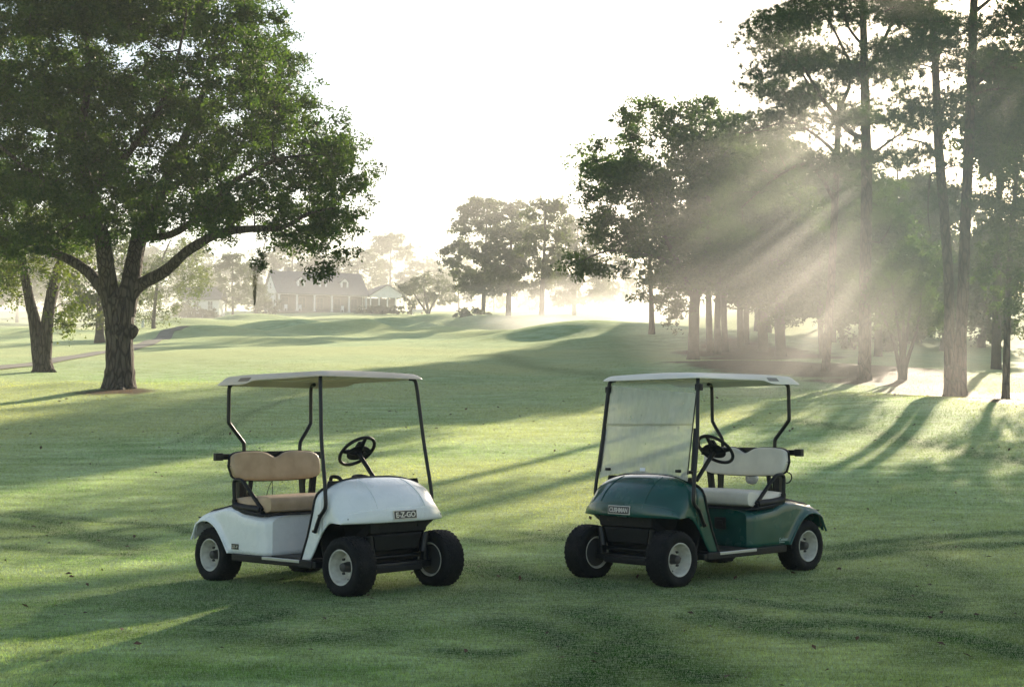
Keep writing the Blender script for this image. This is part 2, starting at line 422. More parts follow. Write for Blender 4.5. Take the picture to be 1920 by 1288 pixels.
    # ---- seat
    def cushion(cx, cz, lx, ly, lz, name, tilt=0):
        rows = []; nu = 26
        for i in range(nu + 1):
            u = -1 + 2 * i / nu; e = (1 - abs(u) ** 10) ** .1 if abs(u) < 1 else 0
            row = []
            for k in range(28):
                a = 2 * math.pi * k / 28; ca, sa = math.cos(a), math.sin(a)
                px = math.copysign(abs(ca) ** .42, ca) * lx / 2 * (.90 + .10 * e) * (e ** .5 if e < .5 else 1); pz = math.copysign(abs(sa) ** .42, sa) * lz / 2 * e
                if pz > 0: pz += .012 * math.cos(u * math.pi / 2) * (1 - (px / (lx / 2)) ** 2)
                row.append((cx + px, u * ly / 2, cz + pz + tilt * px))
            rows.append(row)
        return MB().grid(rows, close_v=True).build(name, vinyl, root, angle=60)
    cu = cushion(-.355, .655, .52, 1.06, .142, 'seat_cushion', .05)
    MB().box((-.36, 0, .588), (.47, 1.0, .02)).build('cushion_base', M['black'], cu, smooth=False)
    # backrest
    rows = []; nu = 48; hw = .475
    for i in range(nu + 1):
        u = -1 + 2 * i / nu; e = max(0, 1 - abs(u) ** 9) ** (1 / 3.2)
        y = u * hw; zt = 1.092 - .052 * math.exp(-(y / .085) ** 2) - .006 * abs(u) ** 4; zb = .852 - .012 * math.cos(u * math.pi / 2)
        zc = (zt + zb) / 2; hz = (zt - zb) / 2 * max(e, .02); row = []
        for k in range(24):
            a = 2 * math.pi * k / 24; ca, sa = math.cos(a), math.sin(a)
            px = math.copysign(abs(ca) ** .6, ca) * .040 * max(e, .05) ** .4; pz = math.copysign(abs(sa) ** .5, sa) * hz
            row.append((-.655 + px - (zc + pz - .85) * .18, y, zc + pz))
        rows.append(row)
    br = MB().grid(rows, close_v=True).build('backrest', vinyl, root, angle=60)
    mb = MB(); rows = []
    for i in range(nu + 1):
        u = -1 + 2 * i / nu; e = max(0, 1 - abs(u) ** 9) ** (1 / 3.2); y = u * (hw + .008)
        zt = 1.097 - .052 * math.exp(-(y / .085) ** 2) - .006 * abs(u) ** 4; zb = .846 - .012 * math.cos(u * math.pi / 2)
        zc = (zt + zb) / 2; hz = (zt - zb) / 2 * max(e, .02)
        rows.append([(-.69 + dx - (z - .85) * .18, y, z) for dx, z in ((.022, zc + hz), (0, zc + hz), (0, zc - hz), (.022, zc - hz))])
    mb.grid(rows, close_v=True).build('backrest_shell', M['black'], br, smooth=False)
    # struts
    mb = MB()
    for s in (1, -1):
        mb.box((-.665, s * .285, .755), (.045, .018, .25), rot=(s * R(5), R(4), 0), bev=.003); mb.box((-.665, s * .385, .755), (.05, .045, .25), rot=(s * R(-3), R(4), 0), bev=.004)
        mb.tube([(-.70, s * .30, .64), (-.705, s * .335, .86)], .012, 8)
    mb.box((-.665, 0, .648), (.06, .84, .02)); mb.build('backrest_bracket', M['steel'], root, smooth=False)
    # armrests
    for s in (1, -1):
        mb = MB(); y = s * .515
        mb.tube(smooth_path([(-.555, y, .66), (-.562, y, .76), (-.565, y, .835), (-.545, y, .858), (-.50, y, .86), (-.45, y, .85), (-.40, y, .815), (-.30, y, .73), (-.22, y, .66), (-.18, y, .625)], 3), .017, 10)
        mb.tube(smooth_path([(-.557, y, .70), (-.555, y, .665), (-.52, y, .642), (-.40, y, .632), (-.28, y, .628), (-.19, y, .622)], 3), [.022] * 4 + [.034] * 8 + [.034] * 4, 10)
        mb.tube(smooth_path([(-.55, y, .665), (-.50, y, .618), (-.38, y, .602), (-.17, y, .594)], 3), .026, 10)
        mb.build('armrest', M['black'], root)
    # rear posts, front posts
    for s in (1, -1):
        mb = MB(); mb.tube(smooth_path([(-.66, s * .40, 1.672), (-.72, s * .425, 1.665), (-.75, s * .437, 1.64), (-.757, s * .44, 1.60), (-.757, s * .44, 1.48), (-.757, s * .44, 1.35), (-.752, s * .428, 1.318), (-.742, s * .37, 1.245), (-.733, s * .312, 1.175), (-.73, s * .30, 1.14), (-.73, s * .298, 1.05), (-.72, s * .298, .85), (-.70, s * .30, .64)], 3), .0165, 12)
        mb.build('rear_post', M['steel'], root)
        mb = MB(); mb.tube(smooth_path([(.50, s * .47, 1.69), (.535, s * .50, 1.68), (.55, s * .512, 1.62), (.573, s * .525, 1.43), (.60, s * .54, 1.197), (.635, s * .548, 1.0), (.664, s * .555, .842), (.678, s * .560, .74), (.679, s * .560, .69), (.665, s * .560, .655), (.611, s * .560, .60), (.57, s * .558, .525), (.545, s * .556, .478)], 3), .0155, 12)
        for bx, bz in ((.549, .488), (.618, .61)): mb.tube([(bx, s * .565, bz), (bx, s * .580, bz)], .011, 6)
        mb.build('front_post', M['steel'], root)
    # bag rack bar
    mb = MB(); mb.box((-.765, 0, 1.048), (.03, 1.12, .050), bev=.006)
    for s in (1, -1): mb.box((-.765, s * .535, 1.048), (.045, .075, .064), bev=.006)
    mb.box((-.745, 0, 1.06), (.03, .36, .062), bev=.004)
    mb.build('bag_rack', M['steel'], root, smooth=False)
    # ---- roof
    def ring(inx_r, inx_f, iny, zf, n_=72, r=.07):
        x0, x1, yh = -.82 + inx_r, .625 - inx_f, .545 - iny; pts = []
        r = max(.02, r - iny * .2)
        corners = [(x1 - r, yh - r, 0), (x0 + r, yh - r, 90), (x0 + r, -yh + r, 180), (x1 - r, -yh + r, 270)]
        for ci, (cx, cy, a0) in enumerate(corners):
            for k in range(7):
                a = R(a0 + 90 * k / 6); pts.append((cx + r * math.cos(a), cy + r * math.sin(a)))
            nx, ny = corners[(ci + 1) % 4][:2]; an = R(corners[(ci + 1) % 4][2]); ex, ey = nx + r * math.cos(an), ny + r * math.sin(an)
            sx, sy = pts[-1]
            for k in range(1, 14): pts.append((sx + (ex - sx) * k / 14, sy + (ey - sy) * k / 14))
        return [(x, y, zf(x, y)) for x, y in pts]
    zb = lambda x, y: 1.646 + .032 * float(ss(-.43, -.24, x)) + .006 * float(ss(0, .6, x)) - .012 * (abs(y) / .5) ** 4 * 0
    cen = lambda x, y: 1 - (y / .55) ** 2
    rows = [ring(.10, .10, .09, lambda x, y: 1.690), ring(.02, .02, .02, lambda x, y: zb(x, y) + .003), ring(0, 0, 0, zb), ring(.004, .006, .003, lambda x, y: zb(x, y) + .012),
            ring(.075, .035, .028, lambda x, y: 1.716 - .012 * (1 - float(ss(-.75, -.4, x))) + .004 * cen(x, y)), ring(.10, .055, .045, lambda x, y: 1.724 - .010 * (1 - float(ss(-.75, -.4, x))) + .010 * cen(x, y)),
            ring(.17, .15, .14, lambda x, y: 1.728 - .006 * (1 - float(ss(-.75, -.3, x))) + .014 * cen(x, y)), ring(.35, .35, .35, lambda x, y: 1.742), ring(.60, .60, .50, lambda x, y: 1.744)]
    mb = MB(); mb.grid(rows, close_v=True); nv = len(rows[0]); mb.f.append(tuple(range(nv))); mb.f.append(tuple((len(rows) - 1) * nv + i for i in range(nv)))
    roof = mb.build('roof_canopy', roofm, root, angle=28)
    for dy in (-.20, .20): MB().box((-.05, dy, 1.687), (.8, .05, .012), bev=.004).build('roof_rib', roofm, roof, smooth=False)
    for s in (1, -1):
        zz = [(-.50, 1.672), (-.35, 1.672), (-.325, 1.702), (-.475, 1.702)]
        f_ = lambda x, z, d: (x, s * (.5455 - .0285 * ((z - zb(x, 0)) / (1.712 - zb(x, 0))) + d), z)
        mb = MB(); mb.add([f_(x, z, .003) for x, z in zz] + [f_(x, z, -.01) for x, z in zz], [(0, 1, 2, 3), (0, 1, 5, 4), (1, 2, 6, 5), (2, 3, 7, 6), (3, 0, 4, 7)])
        mb.build('slot_shade_plate', slotm, roof, smooth=False)  # dark raised plate stands in for the shaded recess
        if s == near:
            pass
    # ---- steering
    sx = .28; c = Vector((.065, sx, 1.090)); nrm = Vector((-.70, 0, .714)).normalized()
    e1 = Vector((0, 1, 0)); e2 = nrm.cross(e1).normalized()
    st = MB(); ringp = [[c + (e1 * math.cos(a) + e2 * math.sin(a)) * (.163 + .0145 * math.cos(b)) + nrm * (.0145 * math.sin(b)) for b in [2 * math.pi * j / 10 for j in range(10)]] for a in [2 * math.pi * i / 44 for i in range(44)]]
    st.grid(ringp, True, True); sw = st.build('steering_wheel', M['black'], root)
    mb = MB()
    for a, rr in ((R(180), .022), (R(0), .022), (R(-90), .018)):
        d = e1 * math.cos(a) + e2 * math.sin(a)
        mb.tube([c - nrm * .02 + d * .03, c - nrm * .006 + d * .10, c + d * .158], [rr * 1.3, rr, rr * .7], 8)
    rows = []
    for i in range(9):
        ph = math.pi / 2 * i / 8
        rows.append([c - nrm * .025 + (e1 * math.cos(a) * .118 + e2 * math.sin(a) * .082) * math.cos(ph) ** .6 + nrm * (.036 * math.sin(ph)) for a in [2 * math.pi * j / 24 for j in range(24)]])
    mb.grid(rows, False, True); mb.f.append(tuple(range(len(mb.v) - 24 * 9, len(mb.v) - 24 * 8)))
    up_ = e2 if e2.z > 0 else -e2
    p = c + up_ * .055 + nrm * .018; q = nrm.to_track_quat('Z', 'Y').to_euler()
    mb.box(p, (.05, .07, .022), rot=q, bev=.004)
    mb.build('wheel_hub', M['black'], sw)
    mb = MB(); mb.tube([c - nrm * .03, c - nrm * .10, c - nrm * .36], [.026, .019, .018], 12); mb.build('steering_column', M['black'], root)
    # pedals / key tower / parking brake knob
    mb = MB(); mb.tube(smooth_path([(.60, -.20, .86), (.575, -.20, .895), (.56, -.13, .905), (.575, -.06, .895), (.60, -.05, .87)], 3), .012, 8); mb.build('dash_grip', M['black'], root)
    MB().box((.40, .30, .36), (.02, .10, .06), rot=(0, R(-35), 0), bev=.004).build('pedal', M['steel'], root); MB().box((.40, .15, .35), (.02, .06, .10), rot=(0, R(-35), 0), bev=.004).build('pedal', M['steel'], root)
    # ---- wheels
    prof = [(-.070, .128), (-.085, .132), (-.098, .150), (-.104, .172), (-.104, .186), (-.098, .204), (-.086, .217), (-.068, .2245), (-.045, .2275), (-.02, .229), (0, .2292), (.02, .229), (.045, .2275), (.068, .2245), (.086, .217), (.098, .204), (.104, .186), (.104, .172), (.098, .150), (.085, .132), (.070, .128)]
    def tyre_mesh():
        rows = []; seg = 96
        for k in range(seg):
            a = 2 * math.pi * k / seg; row = []
            for j, (h, r) in enumerate(prof):
                rr = r
                if r > .2:
                    blk = ((k + (2 if j % 2 else 0)) % 4) < 2
                    rr = r + (.0022 if blk else -.0022)
                    if r < .21: rr = r + (.0015 if (k % 6) < 3 else -.0015)
                row.append((rr * math.cos(a), h, rr * math.sin(a)))
            rows.append(row)
        mb = MB().grid(rows, close_u=True)
        # little tread lugs in rows
        for rowi, yy in enumerate((-.072, -.046, -.022, 0, .022, .046, .072)):
            for k in range(34):
                a = 2 * math.pi * (k + .5 * (rowi % 2)) / 34; r0 = .2272 - (abs(yy) / .1) ** 3 * .011
                ca, sa = math.cos(a), math.sin(a)
                Mx = Matrix(((-sa, 0, ca, r0 * ca), (0, 1, 0, yy), (ca, 0, sa, r0 * sa), (0, 0, 0, 1)))
                da = Matrix.Rotation(R(28 if rowi % 2 else -28), 4, 'Z')
                t = MB().box((0, 0, 0), (.024, .013, .008)); t.xf(Mx @ da); mb.add(t.v, t.f)
        return mb
    rimp = [(-.085, .130), (-.092, .136), (-.094, .131), (-.088, .124), (-.075, .121), (-.060, .117), (-.045, .110), (-.035, .106), (-.015, .104), (0, .098), (.004, .090), (-.004, .072), (-.012, .055), (-.006, .040), (-.004, .0)]
    rimb = [(-.004, .0), (.02, .05), (.015, .10), (.03, .112), (.06, .117), (.075, .121), (.088, .124), (.094, .131), (.092, .136), (.085, .130)]
    ty_o = ri_o = hb_o = bk_o = None
    for wx in (.849, -.849):
        for s in (1, -1):
            hub = empty('wheel', (wx, s * .464, .2285), (0, R(random.uniform(0, 360)) if False else 0, math.pi if s == 1 else 0), root)
            if ty_o is None:
                ty_o = tyre_mesh().build('tyre', M['rubber'], hub, angle=30)
                ri_o = MB().lathe(rimp + rimb[1:], seg=48).build('rim', M['rim'], hub, angle=35)
                mb = MB(); mb.lathe([(-.075, 0), (-.075, .026), (-.070, .033), (-.03, .038), (-.006, .042)], seg=24); mb.lathe([(.012, 0), (.03, .108), (.07, .118), (.078, .116), (.080, .0)], seg=32); hb_o = mb.build('hub_cap', M['rim_in'], hub)
                bk_o = []
                for k in range(4):
                    a = R(45 + 90 * k); bk_o.append(MB().tube([(.074 * math.cos(a), -.022, .074 * math.sin(a)), (.074 * math.cos(a), -.002, .074 * math.sin(a))], .011, 6).build('wheel_nut', M['rim_in'], hub))
                    bk_o.append(MB().tube([(.098 * math.cos(a + .78), -.012, .098 * math.sin(a + .78)), (.098 * math.cos(a + .78), .0, .098 * math.sin(a + .78))], .009, 8).build('rim_hole', M['rim_in'], hub))
            else:
                for p_ in (ty_o, ri_o, hb_o, *bk_o):
                    link(p_.copy(), hub).parent = hub
    # ---- badge on the nose
    bc = Vector((.968, 0, .603)); Bm = Matrix.Translation((.966, -.0, .606)) @ Euler((R(90), 0, R(90))).to_matrix().to_4x4() @ Matrix.Rotation(R(-6), 4, 'X')
    yb = .0
    mb = MB(); mb.box((0, 0, 0), (.245, .072, .010), bev=.003); mb.xf(Bm); bd = mb.build('badge', M['letter'], cowl, smooth=False)
    mb = MB(); mb.box((0, 0, .004), (.231, .058, .006)); mb.xf(Bm); mb.build('badge_face', M['badge'], bd, smooth=False)
    text_mesh('CUSHMAN' if green else 'E-Z-GO', .056, .0015, M['letter'], 'badge_lettering', bd, Bm @ Matrix.Translation((0, 0, .0085)) @ Matrix.Diagonal((1, .95 if green else 1.0, 1, 1)), width=.205, bold=.0016)
    # side marks
    if green:
        Sm = Matrix.Translation((-.475, .5665, .312)) @ Euler((R(90), 0, R(180))).to_matrix().to_4x4()
        text_mesh('Cushman', .042, .001, M['script'], 'side_script', body, Sm, shear=.35, width=.115)
        MB().box((-.455, .5675, .287), (.075, .002, .004)).build('script_underline', M['script'], body, smooth=False)
    else:
        Sm = Matrix.Translation((-.475, -.5665, .318)) @ Euler((R(90), 0, 0)).to_matrix().to_4x4()
        mb = MB(); mb.box((0, 0, 0), (.094, .044, .004)); mb.xf(Sm); pl = mb.build('side_plate', M['badge'], body, smooth=False)
        text_mesh('LX-V', .036, .001, M['letter'], 'plate_lettering', pl, Sm @ Matrix.Translation((0, 0, .003)), width=.078)
    if green:
        mb = MB(); mb.box((-.008, .26, .46), (.012, .12, .10), bev=.003); mb.box((0.0, .26, .46), (.012, .06, .05), bev=.003); mb.build('charger_port', M['badge'], body, smooth=False)
        # windshield
        ws = empty('windshield', (0, 0, 0), parent=root)
        xs_ = lambda z: .505 + (1.70 - z) * .188 + .02
        for z0, z1, yn in ((.88, 1.303, 'lower_pane'), (1.3045, 1.690, 'upper_pane')):
            rows = []
            for i in range(9):
                y = -.50 + i / 8; cutz = .045 * max(0, 1 - (abs(y) / .5) ** 2.0) * 0
                zl = z0 if yn != 'lower_pane' else .845 + .05 * (1 - (abs(y) / .5) ** 4)
                rows.append([(xs_(z), y, z) for z in np.linspace(zl, z1, 7)])
            MB().grid(rows).build(yn, M['shield'], ws, smooth=False, solid=.004)
        mb = MB()
        for z in (1.299, 1.311): mb.box((xs_(z) + .004, 0, z), (.006, .99, .003))
        mb.build('pane_hinge', M['slot_cream'], ws, smooth=False)
        for s in (1, -1):
            MB().tube([(xs_(1.27) - .02, s * .515, 1.27), (xs_(.93) - .02, s * .535, .93)], .021, 8).build('post_sleeve', M['black'], ws)
            MB().box((xs_(1.61), s * .515, 1.61), (.045, .055, .055), bev=.006).build('pane_clamp', M['black'], ws)
            MB().box((xs_(.925) + .012, s * .40, .925), (.02, .055, .024), bev=.006).build('pane_latch', M['black'], ws)
            MB().tube([(xs_(z) + .003, s * .497, z) for z in (.90, 1.30, 1.68)], .005, 6).build('pane_edge', M['black'], ws)
        MB().box((xs_(.925) + .006, .0, .93), (.002, .06, .028), rot=(0, R(-10.6), 0)).build('pane_sticker', M['sticker'], ws, smooth=False)
        # small fittings seen round the seat
        mb = MB(); mb.lathe([(-.06, 0), (-.055, .03), (-.03, .052), (0, .058), (.03, .052), (.055, .03), (.06, 0)], seg=24, c=(-.80, -.02, .81)); mb.build('ball_washer', M['glassball'], root)
        mb = MB(); mb.tube(smooth_path([(-.665, .478, .88), (-.69, .50, .86), (-.695, .50, .82), (-.68, .485, .79), (-.655, .47, .785)], 4), .006, 6); mb.build('cable_loop', M['black'], root)
    else:
        mb = MB(); mb.tube([(-.76, .02, .86), (-.76, .03, .68)], .003, 5); mb.tube(smooth_path([(-.76, .03, .84), (-.75, -.02, .78), (-.74, -.06, .68)], 3), .003, 5); mb.build('bag_strap', M['black'], root)
    return root

M['deck_brown'] = pbr('brown_deck_vinyl', (.10, .06, .055), .4, var=.3, scale=12)
def place_cart(o, key):
    x, y, ya, pi, ro = CARTS[key]
    a = R(ya)
    ex = Vector((math.cos(a), math.sin(a), math.tan(R(pi)))).normalized()
    ey = Vector((-math.sin(a), math.cos(a), math.tan(R(ro))))
    ez = ex.cross(ey).normalized(); ey = ez.cross(ex)
    Mx = Matrix((ex, ey, ez)).transposed().to_4x4(); Mx.translation = Vector((x, y, float(terrain(x, y)) - .013))
    o.matrix_world = Mx
c1 = build_cart(M['white'], M['tan'], M['roof_tan'], M['slot_tan'], False)
tag(c1, 'white golf cart with tan seats and a beige roof, no windshield', 'golf cart'); place_cart(c1, 'W')
c2 = build_cart(M['green'], M['cream'], M['roof_cream'], M['slot_cream'], True)
tag(c2, 'dark green golf cart with cream seats and a dewy windshield', 'golf cart'); place_cart(c2, 'G')
# ------------------------------------------------------------------ vegetation tools
def crown_points(blobs, depth, dens, crown=None, flat=1.0):
    """blobs: (px, py, rx, ry) in photo pixels at the tree's distance -> clump centres in the world"""
    s = FPX / depth; P = []
    xs = np.array([b[0] for b in blobs]); ys = np.array([b[1] for b in blobs])
    if crown is None:
        cx, cy = xs.mean(), ys.mean(); Rr = max(np.hypot(xs - cx, ys - cy).max() + np.mean([b[2] for b in blobs]), 30)
    else: cx, cy, Rr = crown
    for b in blobs:
        px, py, rx = b[:3]; ry = b[3] if len(b) > 3 else rx
        n = max(1, int(rng.poisson(dens * (rx / s) * (ry / s) * 3.14)))
        for _ in range(n):
            a = rng.uniform(0, 2 * math.pi); q = math.sqrt(rng.uniform(0, 1)) * 1.0
            x = px + rx * q * math.cos(a); y = py + ry * q * math.sin(a)
            dd = math.hypot(x - cx, y - cy) / Rr
            dz = Rr / s * math.sqrt(max(.12, 1 - dd * dd)) * rng.uniform(-1, 1) * flat
            P.append(pt(x, y, depth + dz))
    return np.array(P)

def leaves_np(C, rad, per, size, droop=0.0, aspect=.55, spread=1.0, tight=.21):
    n = len(C); k = 7
    sub = np.repeat(C, k, 0) + rng.normal(0, 1, (n * k, 3)) * rad * .55 * spread * np.array([1, 1, .62])
    m = max(1, per // k)
    P = np.repeat(sub, m, 0) + rng.normal(0, 1, (n * k * m, 3)) * rad * tight * np.array([1, 1, .75])
    if droop: P[:, 2] -= rng.exponential(droop, len(P))
    N_ = rng.normal(0, 1, P.shape); N_[:, 2] += .55; N_ /= np.linalg.norm(N_, axis=1)[:, None]
    A = rng.normal(0, 1, P.shape); A -= (A * N_).sum(1)[:, None] * N_; A /= np.linalg.norm(A, axis=1)[:, None]
    B = np.cross(N_, A); L = (size * rng.uniform(.6, 1.25, len(P)))[:, None]
    a = A * L * .5; b = B * L * aspect * .5; c = N_ * L * .10
    V = np.stack([P - a, P - a * .1 + b + c, P + a, P - a * .1 - b + c], 1).reshape(-1, 3)
    F = np.arange(len(V)).reshape(-1, 4); return V, F

def needles_np(C, rad, tufts, per, ln, wd):
    n = len(C)
    T = np.repeat(C, tufts, 0) + rng.normal(0, 1, (n * tufts, 3)) * rad * np.array([.75, .75, .30])
    D0 = T - np.repeat(C, tufts, 0); D0[:, 2] += rad * .5; D0 /= np.linalg.norm(D0, axis=1)[:, None] + 1e-6
    P = np.repeat(T, per, 0); D = np.repeat(D0, per, 0) * .55 + rng.normal(0, 1, P.shape) * .62
    D /= np.linalg.norm(D, axis=1)[:, None]
    A = np.cross(D, rng.normal(0, 1, P.shape)); A /= np.linalg.norm(A, axis=1)[:, None] + 1e-9
    L = (ln * rng.uniform(.7, 1.2, len(P)))[:, None]
    P = P + D * L * rng.uniform(-.25, .1, (len(P), 1))
    V = np.stack([P - A * wd * .5, P + A * wd * .5, P + D * L], 1).reshape(-1, 3)
    return V, np.arange(len(V)).reshape(-1, 3)

class Skeleton:
    def __init__(s): s.mb = MB(); s.P = []; s.r = []
    def limb(s, pts, radii, seg=10, k=4, wob=0.0, cap=True):
        path = smooth_path(pts, k); m = len(path)
        rr = np.interp(np.linspace(0, 1, m), np.linspace(0, 1, len(radii)), radii)
        if wob:
            for i in range(1, m - 1): path[i] = path[i] + Vector(rng.normal(0, wob, 3))
        rr = rr * (1 + rng.normal(0, .03, m))
        s.mb.tube(path, list(rr), seg)
        for p, q in zip(path, rr): s.P.append(np.array(p)); s.r.append(q)
    def attach(s, C, tip=.012, sag=.06, seg=5, rmax=.09, hmin=None, order_down=True):
        if len(C) == 0: return
        C = np.array(C); P = np.array(s.P); r = np.array(s.r)
        d0 = np.array([np.min(((P - c) ** 2).sum(1)) for c in C]); idx = np.argsort(d0)
        for i in idx:
            c = C[i]; d = np.sqrt(((P - c) ** 2).sum(1))
            cost = d * (1 + .55 * np.clip((P[:, 2] - c[2]) / (d + .1), 0, 1)) + .25 * (r < .02)
            j = int(np.argmin(cost)); a = P[j]; L = d[j]
            if L < .15: continue
            r0 = min(r[j] * .75, tip * 1.4 + .011 * L, rmax); r0 = max(r0, tip)
            mid1 = a + (c - a) * .35 + rng.normal(0, 1, 3) * L * .07 + np.array([0, 0, sag * L])
            mid2 = a + (c - a) * .7 + rng.normal(0, 1, 3) * L * .07 + np.array([0, 0, sag * L * .8])
            path = smooth_path([a, mid1, mid2, c], 2)
            rr = np.linspace(r0, tip * .6, len(path)); s.mb.tube(path, list(rr), seg, cap=False)
            P = np.vstack([P, [np.array(q) for q in path[1:]]]); r = np.concatenate([r, rr[1:]])

def bark_mat(name, c1, c2, s, zs=.22):
    m, nt, out = new_mat(name); L = nt.links.new
    tc = N(nt, 'ShaderNodeTexCoord'); mp = N(nt, 'ShaderNodeMapping'); mp.inputs['Scale'].default_value = (s, s, s * zs); L(tc.outputs['Object'], mp.inputs[0])
    nz = N(nt, 'ShaderNodeTexNoise'); nz.inputs['Scale'].default_value = 1; nz.inputs['Detail'].default_value = 8; nz.inputs['Roughness'].default_value = .7; L(mp.outputs[0], nz.inputs['Vector'])
    vo = N(nt, 'ShaderNodeTexVoronoi', feature='DISTANCE_TO_EDGE'); vo.inputs['Scale'].default_value = .8; L(mp.outputs[0], vo.inputs['Vector'])
    vr = N(nt, 'ShaderNodeMapRange'); vr.inputs[1].default_value = 0; vr.inputs[2].default_value = .16; L(vo.outputs[0], vr.inputs[0])
    mu = N(nt, 'ShaderNodeMath', operation='MULTIPLY'); L(vr.outputs[0], mu.inputs[0]); L(nz.outputs[0], mu.inputs[1])
    mx = N(nt, 'ShaderNodeMix', data_type='RGBA'); mx.inputs[6].default_value = (*c2, 1); mx.inputs[7].default_value = (*c1, 1)
    mr = N(nt, 'ShaderNodeMapRange'); mr.inputs[1].default_value = .1; mr.inputs[2].default_value = .62; L(mu.outputs[0], mr.inputs[0]); L(mr.outputs[0], mx.inputs[0])
    b = N(nt, 'ShaderNodeBsdfPrincipled'); b.inputs['Roughness'].default_value = .9; b.inputs['Specular IOR Level'].default_value = .2; L(mx.outputs[2], b.inputs['Base Color'])
    bp = N(nt, 'ShaderNodeBump'); bp.inputs['Strength'].default_value = 1; bp.inputs['Distance'].default_value = .08; L(mu.outputs[0], bp.inputs['Height']); L(bp.outputs[0], b.inputs['Normal'])
    L(b.outputs[0], out.inputs[0]); return m
M['bark_oak'] = bark_mat('oak_bark', (.12, .105, .085), (.030, .026, .022), 9)
M['bark_pine'] = bark_mat('pine_bark', (.17, .115, .085), (.040, .030, .025), 8, .3)
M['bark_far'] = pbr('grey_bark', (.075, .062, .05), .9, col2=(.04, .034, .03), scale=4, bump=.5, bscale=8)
M['leaf_oak'] = leaf_mat('oak_leaves', (.012, .044, .014), (.055, .100, .020), .46)
M['leaf_mid'] = leaf_mat('hardwood_leaves', (.018, .060, .018), (.065, .115, .026), .46)
M['leaf_yel'] = leaf_mat('young_yellow_leaves', (.045, .088, .020), (.10, .13, .03), .45)
M['leaf_pine'] = leaf_mat('pine_needles', (.018, .058, .022), (.055, .098, .036), .40)
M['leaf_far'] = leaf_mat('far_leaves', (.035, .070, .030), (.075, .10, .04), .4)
M['leaf_hedge'] = leaf_mat('hedge_leaves', (.030, .055, .022), (.06, .08, .035), .3)
M['moss'] = leaf_mat('grey_moss', (.09, .10, .07), (.13, .13, .09), .3)

def px_tree(label, name, trunks, blobs, depth, mats, dens, rad, per, size, foliage='leaf', flat=1.0, cat='tree', extra=None, droop=0, crown=None, tufts=14, tip=.012, group=None, sag=.06, seg=12, wob=0.0, lam=True):
    """trunks: list of (pixel polyline, depth offsets, radii)"""
    base = None; sk = Skeleton()
    for k, (pp, off, rr) in enumerate(trunks):
        pts = [pt(x, y, depth + o) for (x, y), o in zip(pp, off)]
        if k == 0 or len(rr) and pp[0][1] > 600 and off[0] == 0 and abs(terrain(pts[0][0], pts[0][1]) - pts[0][2]) < 2:
            z0 = float(terrain(pts[0][0], pts[0][1])) - .12
            pts[0] = np.array([pts[0][0], pts[0][1], z0])
            if base is None: base = pts[0].copy()
        sk.limb(pts, rr, seg=seg, wob=wob)
    C = crown_points(blobs, depth, dens, crown, flat)
    sk.attach(C, tip=tip, sag=sag)
    root = empty(name, tuple(base)); tag(root, label, cat, group)
    T = Matrix.Translation(-Vector(base))
    sk.mb.xf(T); sk.mb.build('trunk', mats[0], root, angle=80)
    if foliage == 'leaf':
        V, F = leaves_np(C, rad, per, size, droop); V2, F2 = leaves_np(C, rad * .55, max(8, int(per * .12)), size * 1.9, droop); F = np.vstack([F, F2 + len(V)]); V = np.vstack([V, V2]); mesh_np('crown', V - base, F, mats[1], root, n=4)  # larger core leaves added inside each clump to block light
    else:
        V, F = needles_np(C, rad, tufts, per, size, size * .075); mesh_np('crown', V - base, F, mats[1], root, n=3)
    return root
def depth_at(px, py): return float(at(px, py)[1])

# ------------------------------------------------------------------ the big oak on the left
dO = depth_at(225, 728)
oak_blobs = [(60, 120, 130), (200, 90, 130), (330, 100, 115), (445, 95, 80), (120, 250, 140), (270, 235, 140), (420, 215, 110), (510, 165, 60), (535, 255, 80), (600, 290, 55),
    (630, 330, 50), (655, 355, 42, 30), (560, 375, 70), (625, 420, 42), (450, 335, 100, 85), (330, 350, 110, 80), (205, 370, 110, 80), (60, 390, 120, 80), (-40, 250, 150), (-60, 60, 150), (0, -60, 150), (200, -60, 130),
    (380, -30, 90), (465, 25, 55, 45), (500, 65, 40, 30), (592, 468, 28, 38), (608, 512, 12, 20), (380, 425, 45, 30), (500, 60, 60, 40), (545, 120, 30, 25), (620, 250, 45, 30), (675, 350, 25, 16),
    (110, 440, 60, 30), (40, 460, 60, 35), (300, 420, 45, 30), (425, 395, 80, 28), (-90, 400, 90), (575, 430, 50, 30), (500, 420, 40, 20), (640, 395, 40, 30), (250, 10, 120, 70), (90, 0, 120, 80), (640, 245, 22, 22), (655, 470, 18, 12), (520, 470, 15, 18)]
